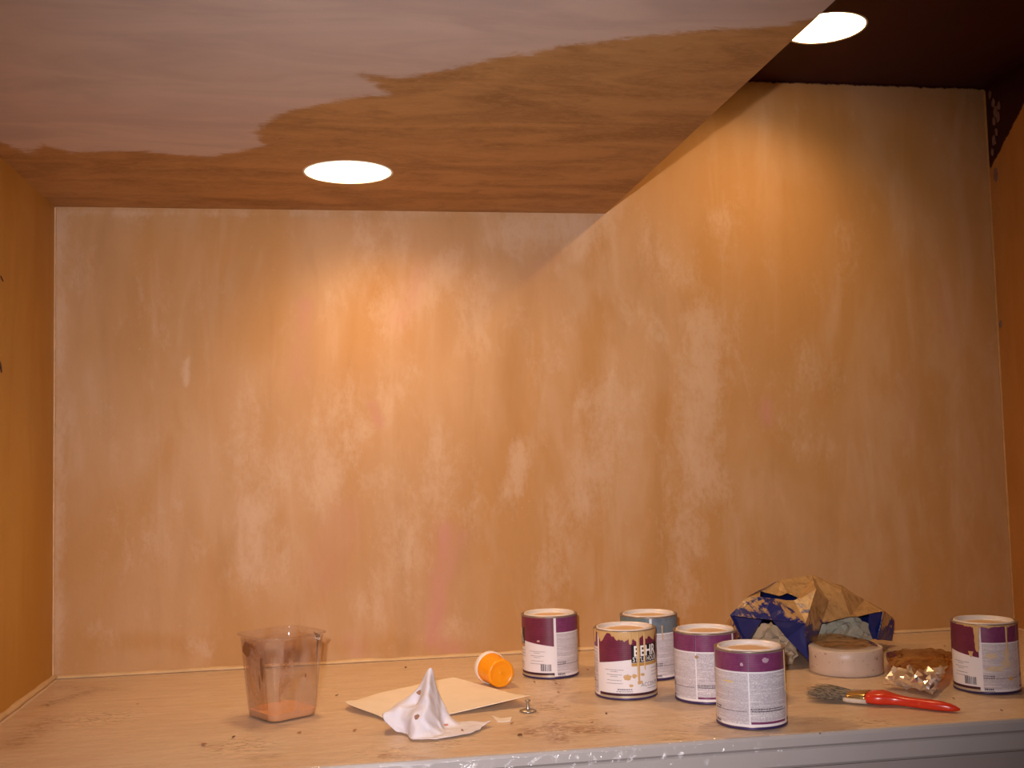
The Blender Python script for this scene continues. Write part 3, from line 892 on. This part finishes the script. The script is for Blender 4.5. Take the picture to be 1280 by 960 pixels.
# rows run from the far edge to the near edge
ctrl = [[G(474, 866, ZP+0.001), G(520, 856, ZP), G(556, 848, ZP+0.001), G(566, 846, ZP+0.002)],
        [G(448, 874, ZP+0.004), G(510, 868, ZP), G(570, 860, ZP), G(606, 857, ZP+0.002)],
        [G(432, 878, ZP+0.010), G(486, 884, ZP+0.001), G(560, 876, ZP), G(640, 866, ZP+0.008)],
        [G(470, 893, ZP+0.004), G(500, 902, ZP+0.001), G(560, 893, ZP+0.001), G(663, 869, ZP+0.016)]]
v, f = bsurf(ctrl, 40, 30)
pap = mobj('paper_sheet', v, f, M_paper, None, True)
solid(pap, 0.0005, 1.0)
setp(pap, 'creased cream paper sheet lying under the crumpled white tissue', 'paper')
ctrl = [[G(586, 852, ZP+.0008), G(610, 852, ZP+.003), G(640, 858, ZP+.0008)], [G(580, 858, ZP+.0035), G(615, 862, ZP+.004), G(660, 866, ZP+.003)], [G(585, 861, ZP+.003), G(620, 866, ZP+.003), G(662, 868, ZP+.004)]]

def T3(x, y, Y): return gy(x, y, Y)
c0 = gz(540, 925).y      # depth of the tissue's near edge on the worktop
TPX = [[(482,905),(502,893),(521,872),(533,850),(546,880),(575,905),(606,906)], [(478,897),(496,881),(520,864),(538,837),(549,870),(572,906),(612,903)],
       [(479,893),(497,886),(520,880),(536,856),(551,898),(570,914),(604,908)], [(480,900),(498,902),(517,890),(533,884),(548,913),(566,920),(598,920)],
       [(490,911),(506,914),(514,906),(527,908),(545,925),(562,929),(590,929)], [(500,917),(509,921),(513,934),(526,937),(545,938),(564,936),(585,932)]]
TDY = [[.085,.10,.09,.085,.095,.085,.075], [.075,.085,.075,.070,.082,.070,.060], [.062,.062,.060,.050,.060,.048,.045], [.055,.048,.038,.028,.024,.028,.030], [.050,.040,.020,.010,.006,.010,.016], [.046,.03,.004,-.004,-.006,0,.012]]
ctrl = [[T3(px_, py_, c0+dy_) for (px_, py_), dy_ in zip(rp, rd_)] for rp, rd_ in zip(TPX, TDY)]
v, f = bsurf(ctrl, 64, 64)
for p in v:
    n1 = abs(mnoise.noise(p*38)); n2 = mnoise.noise(p*90)
    n3 = abs(mnoise.noise(p*22+Vector((4, 2, 0))))
    p += Vector((0.3*(0.3-n3), -1, 0.6))*((0.4-n1)*0.008+(0.35-n3)*0.010+n2*0.0016)
    p.z = max(p.z, ZB+0.0035+0.001*n2)
tis = mobj('crumpled_tissue', v, f, M_tissue, None, True)
solid(tis, 0.0008, 0.0)
setp(tis, 'crumpled white tissue with a pointed peak and brown paint spots, on the cream paper', 'tissue')
M_spot = simple('paint_spot_brown', (0.30, 0.13, 0.06), 0.6, 0, 0.3, 0.3, 120)
tis_pts = [p.copy() for p in v]
def nearest_px(px, py):
    best, bd = None, 1e9
    for p in tis_pts:
        d = p-CAM
        z = d.dot(_F); x = 640+FPX*d.dot(_R)/z; y = 480-FPX*d.dot(_U)/z
        q = (x-px)**2+(y-py)**2+z*20
        if q < bd: bd, best = q, p
    return best
def screen_blob(name, p, rx, ry, seed, mat, parent, lift=0.003, n=16):
    """small flat splash lying on a surface that faces the camera"""
    to = (CAM-p).normalized()
    rt = Vector((0, 0, 1)).cross(to).normalized(); up = to.cross(rt)
    c = p+to*lift
    vs, fs = [c+to*0.0006], []
    for i in range(n):
        a = 2*math.pi*i/n
        rr = 1+0.4*mnoise.noise(Vector((math.cos(a)*1.5, math.sin(a)*1.5, seed)))
        vs.append(c+rt*rx*rr*math.cos(a)+up*ry*rr*math.sin(a)); fs.append((0, 1+i, 1+(i+1) % n))
    return mobj(name, vs, fs, mat, parent)
for i, (px, py, rx, ry) in enumerate([(526, 865, .0060, .0034), (522, 896, .0044, .0044), (557, 906, .005, .0022), (578, 914, .002, .003)]):
    p = nearest_px(px, py)
    screen_blob('paint_spot', p, rx, ry, i*3.0, M_spot if i != 2 else simple('paint_spot_red', (0.45, 0.16, 0.1), 0.6), tis, 0.0015)

p = gz(628, 897, ZB+0.001)
bm = bmesh.new()
vv = [bm.verts.new(q) for q in (gz(614, 894, .002), gz(626, 898, .001), gz(640, 896, .003), gz(638, 901, .0015), gz(622, 902, .001))]
bm.faces.new(vv); bmesh.ops.triangulate(bm, faces=bm.faces[:])
sc = bobj('paper_scrap', bm, simple('scrap_cream', (0.80, 0.68, 0.58), 0.7))
solid(sc, 0.0012, 1.0)
setp(sc, 'tiny torn cream paper scrap beside the metal glide', 'scrap')

# ------------------------------------------------------------------ pill bottle
k = NM('amber_plastic')
M_amber = k.base((0.93, 0.32, 0.005), 0.28, 0, 0.5)
k.b.inputs['Subsurface Weight'].default_value = 0.25
k.b.inputs['Subsurface Radius'].default_value = (0.02, 0.008, 0.001)
k.b.inputs['Subsurface Scale'].default_value = 0.5
M_cap = simple('cap_white', (0.82, 0.72, 0.64), 0.45, 0, 0.4, 0.03, 20)
pb0 = gz(606, 858, ZB); pb1 = gz(629, 861, ZB)
a_cap = gz(611, 853, ZB); a_end = gz(629, 861, ZB)
RB, RC = 0.0255, 0.0295
ax = (Vector((a_end.x, a_end.y, ZB+RB))-Vector((a_cap.x, a_cap.y, ZB+RC)))
LB = 0.060
ax.normalize()
bot = empty('pill_bottle', (a_cap.x, a_cap.y, ZB+RC))
bot.rotation_mode = 'QUATERNION'
bot.rotation_quaternion = Vector((0, 0, 1)).rotation_difference(ax)
setp(bot, 'amber orange pill bottle with white cap lying on its side', 'pill bottle')
v, f = lathe([(0.0005, -0.002), (RC-0.004, -0.002), (RC-0.001, -0.0005), (RC, 0.002), (RC, 0.012), (RC-0.0008, 0.013), (RC-0.0025, 0.013)], 48)
mobj('cap', v, f, M_cap, bot, True)
v, f = lathe([(RC-0.0025, 0.0125), (RC-0.0016, 0.0135), (RC-0.0018, 0.016), (RB+0.001, 0.021), (RB, 0.024), (RB, LB-0.004), (RB-0.0008, LB-0.001), (RB-0.003, LB), (RB-0.005, LB-0.0008), (RB-0.006, LB-0.0016), (0.0025, LB-0.0018), (0.0015, LB-0.001), (0.0004, LB-0.001)], 48)
mobj('bottle_body', v, f, M_amber, bot, True)

# ------------------------------------------------------------------ metal glide
gl_ = gz(660, 889, ZB)
gd = empty('furniture_glide', (gl_.x, gl_.y, ZB))
setp(gd, 'small metal glide with round foot and stem holding up a paper corner', 'glide')
M_steel = simple('dull_steel', (0.42, 0.36, 0.30), 0.35, 0.85, 0.5, 0.15, 90)
v, f = lathe([(0.0005, 0), (0.0135, 0), (0.0142, 0.0008), (0.0138, 0.002), (0.010, 0.0034), (0.004, 0.0042), (0.0005, 0.0042)], 32)
mobj('foot', v, f, M_steel, gd, True)
v, f = lathe([(0.0036, 0.0035), (0.0028, 0.006), (0.0026, 0.0150), (0.0030, 0.0165)], 20)
mobj('stem', v, f, M_steel, gd, True)
v, f = lathe([(0.0028, 0.0158), (0.0046, 0.0168), (0.0048, 0.0184), (0.0034, 0.0194), (0.0004, 0.0196)], 20)
mobj('head', v, f, M_steel, gd, True)

# ------------------------------------------------------------------ rolls, liner, rags
M_tape = NM('masking_tape_roll')
n = M_tape.noise(M_tape.coord((1, 1, 0.3)), 45, 4, 0.7); n2 = M_tape.noise(M_tape.coord(), 110, 3, 0.7)
cc = M_tape.mix(n, (0.50, 0.36, 0.27), (0.60, 0.45, 0.35))
cc = M_tape.mix(M_tape.math('MULTIPLY', M_tape.step(n2, 0.63, 0.68), 0.8), cc, (0.18, 0.07, 0.04))
M_tape = M_tape.base(cc, 0.4, 0, 0.5)
M_tapeend = simple('tape_side_grey', (0.52, 0.46, 0.44), 0.55, 0, 0.3, 0.12, 80)
M_core = simple('cardboard_core', (0.45, 0.30, 0.17), 0.8)
tp = gz(1058, 838, ZB)
RT, HTP = 0.0675, 0.046
roll = empty('tape_roll', (tp.x, tp.y, ZB))
setp(roll, 'wide paint flecked roll of masking tape lying flat under a clear film', 'tape roll')
v, f = lathe([(RT-0.001, 0), (RT, 0.001), (RT+0.0004, 0.012), (RT, 0.03), (RT+0.0003, HTP-0.001), (RT-0.001, HTP)], 64)
mobj('tape_face', v, f, M_tape, roll, True)
v, f = lathe([(RT-0.001, HTP), (0.055, HTP-0.0004), (0.041, HTP)], 64)
mobj('tape_side', v, f, M_tapeend, roll, False)
v, f = lathe([(0.041, HTP), (0.039, HTP+0.0004), (0.038, HTP-0.001), (0.038, 0.001), (0.041, 0.0)], 48)
mobj('cardboard_core', v, f, M_core, roll, True)
M_clearfilm = film_mat('brown_clear_film', (0.90, 0.82, 0.72), 0.14, (0.5, 0.32, 0.18), 0.07, 1.6)
ctrl = [[(-.05, .050, .056), (-.01, .062, .060), (.035, .06, .054), (.078, .05, .034)],
        [(-.058, .02, .052), (-.01, .02, .054), (.045, .02, .052), (.080, .015, .040)],
        [(-.052, -.025, .0490), (-.01, -.046, .050), (.04, -.040, .0495), (.079, -.015, .034)]]
v, f = bsurf([[Vector(p) for p in r] for r in ctrl], 46, 30)
for p in v: p.z += 0.003*abs(mnoise.noise(p*45))
flm = mobj('wrapping_film', [p+Vector((tp.x, tp.y, ZB)) for p in v], f, M_clearfilm, None, True)
solid(flm, 0.0004, 1.0)
setp(flm, 'brownish clear wrapping film draped over the roll of masking tape', 'film')

k = NM('liner_outside')
n = k.noise(k.coord(), 16, 5, 0.7, 0.5); n2 = k.noise(k.coord(), 60, 4, 0.7)
edge_m = k.attr('blue')
cov = k.math('SUBTRACT', k.math('ADD', n, k.math('MULTIPLY', n2, 0.25)), edge_m)
tanc = k.mix(n2, (0.36, 0.19, 0.06), (0.56, 0.34, 0.15))
tanc = k.mix(k.math('MULTIPLY', k.step(n2, 0.62, 0.72), 0.7), tanc, (0.20, 0.09, 0.05))
tanc = k.mix(k.math('MULTIPLY', k.step(k.noise(k.coord((1, 1, 1)), 34, 5, 0.75, 0.8), 0.46, 0.68), 0.65), tanc, (0.20, 0.105, 0.045))
cc = k.mix(k.step(cov, 0.36, 0.42), (0.018, 0.022, 0.125), tanc)
k.base(cc, 0.22, 0, 0.5); k.bump(k.math('ADD', n2, n), 0.6, 0.004)
M_liner = k.m
M_blue = simple('liner_blue_plastic', (0.008, 0.018, 0.12), 0.28, 0, 0.5, 0.2, 20)
V_ = {}
def LV(nm, x, y, Y): V_[nm] = T3(x, y, Y)
LV('a', 931, 748, -.29); LV('b', 1020, 737, -.27); LV('c', 1007, 779, -.325); LV('d', 912, 769, -.32)
LV('e', 931, 803, -.30); LV('f', 1010, 827, -.315)
LV('s1', 950, 746, -.287); LV('s2', 994, 751, -.278)
LV('t1', 951, 739, -.25); LV('t2', 973, 744, -.252); LV('t3', 984, 741, -.25); LV('t4', 998, 746, -.25)
LV('i', 975, 725, -.21); LV('j', 1015, 719, -.18); LV('k', 1052, 732, -.17); LV('l', 1080, 750, -.16); LV('m', 1107, 764, -.17); LV('n', 1117, 774, -.15)
LV('u', 1052, 738, -.205); LV('u2', 1036, 752, -.235)
LV('o', 1027, 779, -.27); LV('p', 1062, 771, -.245); LV('q', 1104, 764, -.20)
LV('r', 1097, 800, -.20); LV('s', 1116, 801, -.155)
V_['w0'] = Vector((V_['d'].x+0.03, -.10, 0.012)); V_['w1'] = Vector((V_['j'].x, -.065, 0.012)); V_['w2'] = Vector((V_['l'].x+0.03, -.075, 0.012))
names = list(V_)
idx = {n_: i for i, n_ in enumerate(names)}
FO = ['d c b s2 s1 a', 'a s1 t1 i', 'i t1 t2 t3', 'i t3 t4 j', 't4 s2 b j', 'b c o', 'c f o', 'j b u2 u', 'j u k', 'b o u2', 'u2 o p', 'u u2 p', 'u p l', 'k u l', 'l p q', 'l q m',
      'm q r', 'm r s n', 'e d a', 'e a w0', 'a i w0', 'i j w1 w0', 'j k w1', 'k l w2 w1', 'l m n', 'l n w2', 'n s w2']
bm = bmesh.new()
BL = bm.verts.layers.float.new('blue')
bv = [bm.verts.new(V_[n_]) for n_ in names]
for n_ in 'c f e d r s'.split(): bv[idx[n_]][BL] = {'c': .25, 'd': .34}.get(n_, .42)
for n_ in 'a s1 q n o'.split(): bv[idx[n_]][BL] = 0.2
for fc in FO: bm.faces.new([bv[idx[q]] for q in fc.split()])
bmesh.ops.triangulate(bm, faces=bm.faces[:])
bmesh.ops.recalc_face_normals(bm, faces=bm.faces[:])
# faces should look outward (up and to the camera)
if sum((fc.normal.dot(Vector((0, -0.5, 1))))*fc.calc_area() for fc in bm.faces) < 0:
    bmesh.ops.reverse_faces(bm, faces=bm.faces[:])
for _ in range(2): bmesh.ops.subdivide_edges(bm, edges=bm.edges[:], cuts=1, use_grid_fill=True)
bmesh.ops.triangulate(bm, faces=bm.faces[:])
for q in bm.verts: q.co += Vector((mnoise.noise(q.co*40), mnoise.noise(q.co*40+Vector((9, 0, 0))), mnoise.noise(q.co*40+Vector((0, 9, 0)))))*0.0022
liner = empty('paint_tray_liner', ((V_['d'].x+V_['n'].x)/2, -.2, ZB))
setp(liner, 'crushed blue plastic tray liner, upturned and caked with tan paint', 'tray liner')
sh = bobj('liner_shell', bm, [M_liner, M_blue])
solid(sh, 0.0014, -1.0, 1)
child_world(sh, liner)
def flap(pts):
    bm = bmesh.new()
    bm.faces.new([bm.verts.new(T3(*p)) for p in pts])
    bmesh.ops.triangulate(bm, faces=bm.faces[:])
    bmesh.ops.subdivide_edges(bm, edges=bm.edges[:], cuts=2, use_grid_fill=True)
    for q in bm.verts: q.co += Vector((0, 1, 0))*0.003*mnoise.noise(q.co*50)
    o = bobj('liner_flap', bm, M_blue); solid(o, 0.0012, 0.0)
    return child_world(o, liner)
flap([(966, 776, -.312), (1007, 779, -.320), (1009, 824, -.312), (984, 798, -.295)])
flap([(913, 770, -.314), (952, 775, -.308), (938, 800, -.285), (930, 803, -.295)])
flap([(1086, 768, -.20), (1104, 765, -.197), (1099, 799, -.19), (1082, 798, -.18)])

def rag(name, c, r, seed, mat, label, cat, fold=22, amp=0.5, rot=0.0, zmin=None):
    bm = bmesh.new(); bmesh.ops.create_icosphere(bm, subdivisions=4, radius=1.0)
    for q in bm.verts:
        d = q.co.normalized()
        rd = 1-abs(mnoise.noise(d*2.1+Vector((seed, 0, 0))))*1.2*amp+0.4*amp*mnoise.noise(d*5+Vector((0, seed, 0)))
        p = Vector((d.x*r[0]*rd, d.y*r[1]*rd, d.z*r[2]*rd))
        p.rotate(Matrix.Rotation(rot, 3, 'Y'))
        q.co = p+Vector(c)
        lo = ZB if zmin is None else zmin
        if q.co.z < lo: q.co.z = lo+0.0004*mnoise.noise(q.co*99)
    o = bobj(name, bm, mat, None, False)
    return setp(o, label, cat)
M_rag1 = simple('rag_beige', (0.46, 0.34, 0.22), 0.8, 0, 0.2, 0.2, 50)
M_rag2 = simple('rag_greygreen', (0.34, 0.32, 0.24), 0.6, 0, 0.3, 0.25, 50)
c = gz(968, 836, 0)
rag('crumpled_rag', (T3(962, 806, -.27).x, -.262, 0.030), (0.060, 0.040, 0.052), 2.0, M_rag1, 'crumpled beige rag bunched under the blue liner behind the twin cans', 'rag', amp=0.45)
rag('crumpled_rag', (T3(1052, 786, -.2).x, -.195, 0.030), (0.068, 0.032, 0.056), 5.0, M_rag2, 'crumpled grey green rag behind the roll of masking tape', 'rag', amp=0.4)
rag('crumpled_paper', (T3(891, 785, -.15).x, -.125, 0.018), (0.034, 0.026, 0.030), 8.0, simple('tan_masking_paper', (0.58, 0.38, 0.2), 0.7), 'crumpled tan masking paper against the wall behind the purple banded cans', 'paper', amp=0.6)

# ------------------------------------------------------------------ foil packet
kf = NM('crumpled_foil')
M_foil = kf.base((0.90, 0.87, 0.86), 0.30, 1.0)
fp = gz(1146, 856, ZB)
foil = empty('foil_packet', (fp.x, fp.y, ZB))
setp(foil, 'crumpled silver foil packet with amber film top beside the red paintbrush', 'foil packet')
def FP(x, y, z): return gz(x, y, z)-Vector((fp.x, fp.y, ZB))
ctrl = [[FP(1117, 836, .030), FP(1134, 836, .034), FP(1150, 835, .036), FP(1168, 836, .034), FP(1184, 834, .028)],
        [FP(1110, 846, .022), FP(1130, 846, .030), FP(1148, 848, .031), FP(1166, 848, .028), FP(1180, 843, .018)],
        [FP(1106, 853, .013), FP(1126, 853, .019), FP(1146, 856, .022), FP(1164, 858, .019), FP(1174, 853, .010)],
        [FP(1107, 855, .006), FP(1124, 858, .005), FP(1144, 863, .004), FP(1165, 868, .003), FP(1170, 862, .003)]]
v, f = bsurf(ctrl, 15, 11)
rnd = random.Random(11)
for p in v:
    a_ = 0.0062
    p += Vector((rnd.uniform(-1, 1)*a_*0.5, rnd.uniform(-1, 1)*a_, rnd.uniform(-0.6, 1)*a_))
    p.z = max(p.z, 0.0005)
bm = bmesh.new()
bv = [bm.verts.new(p) for p in v]
for fc in f: bm.faces.new([bv[i] for i in fc])
bmesh.ops.triangulate(bm, faces=bm.faces[:])
o = bobj('foil_front', bm, M_foil, foil); solid(o, 0.0006, 0.0)
M_amberfilm = film_mat('amber_film', (0.82, 0.55, 0.22), 0.5, (0.48, 0.25, 0.05), 0.06, 1.6)
ctrl = [[FP(1112, 826, .004), FP(1130, 822, .004), FP(1150, 821, .004), FP(1172, 821, .004), FP(1192, 824, .004)],
        [FP(1108, 815, .026), FP(1130, 812, .036), FP(1150, 811, .038), FP(1172, 812, .036), FP(1193, 816, .024)],
        [FP(1109, 826, .028), FP(1130, 822, .040), FP(1150, 822, .042), FP(1172, 824, .038), FP(1189, 826, .026)],
        [FP(1117, 836, .029), FP(1134, 836, .034), FP(1150, 835, .036), FP(1168, 836, .034), FP(1184, 834, .028)]]
v, f = bsurf(ctrl, 30, 22)
for p in v:
    e = min(1, 0.25+abs(p.x-FP(1150, 830, .03).x)*26)
    p += Vector((0, 0.3, 1))*0.005*e*(abs(mnoise.noise(p*75))-0.2)
o = mobj('amber_film', v, f, M_amberfilm, foil, False); solid(o, 0.0004, 0.0)

# ------------------------------------------------------------------ paintbrush
b0 = gz(1016, 864, ZB+0.010); b1 = gz(1200, 886, ZB+0.006)
ang = math.atan2(b1.y-b0.y, b1.x-b0.x)
LBR = (Vector((b1.x, b1.y))-Vector((b0.x, b0.y))).length
br = empty('paintbrush', (b0.x, b0.y, ZB), ang)
setp(br, 'paintbrush with red handle and stiff dark bristles lying on the sheeting', 'paintbrush')
M_red = NM('red_lacquer')
n = M_red.noise(M_red.coord(), 70, 4, 0.7)
M_red = M_red.base(M_red.mix(M_red.math('MULTIPLY', M_red.step(n, 0.6, 0.75), 0.45), (0.62, 0.035, 0.012), (0.70, 0.25, 0.16)), 0.25, 0, 0.5)
M_brass = simple('brass_ferrule', (0.62, 0.42, 0.16), 0.22, 0.9, 0.5, 0.2, 60)
M_crust = simple('white_crust', (0.62, 0.52, 0.42), 0.7, 0, 0.3, 0.25, 120)
def xsec(rows, n=20):
    """rows: (x, half width, half thickness, centre z, centre y)"""
    vs, fs = [], []
    for (x, a, b, zc, yc) in rows:
        for i in range(n):
            t = 2*math.pi*i/n
            ct, st = math.cos(t), math.sin(t)
            vs.append((x, yc+a*math.copysign(abs(ct)**0.7, ct), zc+b*math.copysign(abs(st)**0.7, st)))
    for k_ in range(len(rows)-1):
        for i in range(n):
            j = (i+1) % n
            fs.append((k_*n+i, (k_+1)*n+i, (k_+1)*n+j, k_*n+j))
    fs.append(tuple(range(n))); fs.append(tuple(reversed(range((len(rows)-1)*n, len(rows)*n))))
    return vs, fs
s_ = LBR/0.225
rows = [(0.088, .0235, .0085, .0105, 0), (0.098, .0240, .0095, .0110, 0), (0.108, .0235, .0105, .0115, 0), (0.118, .0185, .0100, .0112, 0), (0.127, .0135, .0088, .0105, 0), (0.137, .0108, .0078, .0098, 0),
        (0.150, .0100, .0072, .0088, 0), (0.165, .0105, .0074, .0082, 0), (0.182, .0114, .0076, .0080, 0), (0.198, .0104, .0072, .0074, 0), (0.210, .0084, .0060, .0066, 0), (0.219, .0055, .0042, .0056, 0), (0.225, .0016, .0014, .0048, 0)]
v, f = xsec([(x*s_, a, b, z, y) for x, a, b, z, y in rows])
mobj('handle', v, f, M_red, br, True)
v, f = xsec([(0.060*s_, .0235, .0072, .0100, 0), (0.062*s_, .0243, .0080, .0100, 0), (0.074*s_, .0240, .0080, .0102, 0), (0.088*s_, .0243, .0092, .0106, 0), (0.090*s_, .0236, .0086, .0106, 0)], 28)
fer = mobj('ferrule', v, f, M_brass, br, True)
v, f = xsec([(0.056*s_, .0246, .0060, .0068, -.0006), (0.064*s_, .0252, .0064, .0066, -.0006), (0.080*s_, .0250, .0062, .0068, -.0006), (0.091*s_, .0246, .0060, .0070, -.0006)], 24)
mobj('dried_paint', v, f, M_crust, fer, True)
M_bris = NM('bristle_dark')
n = M_bris.noise(M_bris.coord((0.3, 8, 8)), 90, 2)
M_bris = M_bris.base(M_bris.mix(M_bris.step(n, 0.35, 0.65), (0.03, 0.025, 0.02), (0.30, 0.20, 0.11)), 0.55, 0, 0.4)
vs, fs = [], []
rnd = random.Random(3)
for q in range(420):
    y0 = rnd.uniform(-.0225, .0225); z0 = 0.0100+rnd.uniform(-.0066, .0066)*math.sqrt(max(0, 1-(y0/.024)**2))
    L = rnd.uniform(.038, .066)*s_
    y1 = y0*1.5+rnd.uniform(-.006, .006); z1 = max(0.0012, z0*1.05+rnd.uniform(-.004, .005))
    pts = [Vector((0.062*s_, y0, z0)), Vector((0.062*s_-L*0.55, (y0*0.5+y1*0.5), (z0+z1)/2+0.0008)), Vector((0.062*s_-L, y1, z1))]
    wds = (0.0007, 0.0006, 0.0002)
    k0 = len(vs)
    for p, w_ in zip(pts, wds):
        vs += [p+Vector((0, w_, -w_*0.6)), p+Vector((0, -w_, -w_*0.6)), p+Vector((0, 0, w_))]
    for a in range(2):
        for b in range(3):
            fs.append((k0+a*3+b, k0+a*3+(b+1) % 3, k0+(a+1)*3+(b+1) % 3, k0+(a+1)*3+b))
o = mobj('bristles', vs, fs, M_bris, br)
o['kind'] = 'stuff'

# ------------------------------------------------------------------ flakes of dried paint
M_chip = simple('dried_paint_chip', (0.13, 0.055, 0.025), 0.6, 0, 0.3, 0.3, 200)
M_chip2 = simple('rust_paint_chip', (0.36, 0.15, 0.06), 0.6, 0, 0.3, 0.3, 200)
chips = [(421,870,5,0,'between the clear tub and the paper'),(292,922,6,0,'at the foot of the clear tub, on its wall side'),(374,917,7,1,'at the foot of the clear tub, towards the tissue'),(443,914,6,1,'between the clear tub and the tissue'),
         (507,835,5,0,'by the back wall behind the tissue'),(650,920,7,0,'in front of the metal glide, the largest dark one'),(758,893,4,0,'in front of the can with the black logo'),(735,838,5,1,'between the can with the bar code and the teal can'),
         (668,853,5,1,'at the foot of the can with the bar code'),(695,855,6,1,'before the can with the bar code, the wider of its flakes'),(698,866,5,1,'between the metal glide and the bar code can'),(1192,874,4,0,'beside the tip of the red brush handle'),(1252,889,4,0,'at the foot of the can beside the foil packet'),
         (1025,918,3,0,'at the front edge near the brush bristles'),(60,883,6,1,'beside the left wall'),(172,881,3,1,'on bare sheeting between left wall and tub, the smallest'),(255,931,9,1,'near the front edge before the tub, the longest one'),
         (480,945,5,1,'at the front edge before the tissue'),(1181,808,6,1,'behind the can beside the foil packet'),(740,904,4,1,'on the rust smear before the logo can'),(640,905,6,1,'next to the torn paper scrap')]
for i, (px, py, s, d, where) in enumerate(chips):
    p = gz(px, py, ZB)
    bm = bmesh.new()
    n = 9
    up = [bm.verts.new((s*0.00055*(1+0.5*mnoise.noise(Vector((math.cos(a)*2, math.sin(a)*2, i*2.0))))*math.cos(a), s*0.0004*(1+0.5*mnoise.noise(Vector((math.cos(a)*2, math.sin(a)*2, i*2.0+7))))*math.sin(a), 0.0004+0.0012*max(0, math.cos(a+i)))) for a in [2*math.pi*q/n for q in range(n)]]
    bm.faces.new(up)
    r_ = bmesh.ops.extrude_face_region(bm, geom=bm.faces[:])
    for q in r_['geom']:
        if isinstance(q, bmesh.types.BMVert): q.co.z += 0.0009
    bmesh.ops.recalc_face_normals(bm, faces=bm.faces[:])
    o = bobj('paint_chip', bm, M_chip2 if d else M_chip)
    o.location = (p.x, p.y, ZB+0.0004)
    o.rotation_euler = (0, 0, i*1.3)
    setp(o, ('rust brown' if d else 'dark')+' paint flake '+where, 'paint flake', 'rust paint flakes' if d else 'dark paint flakes')
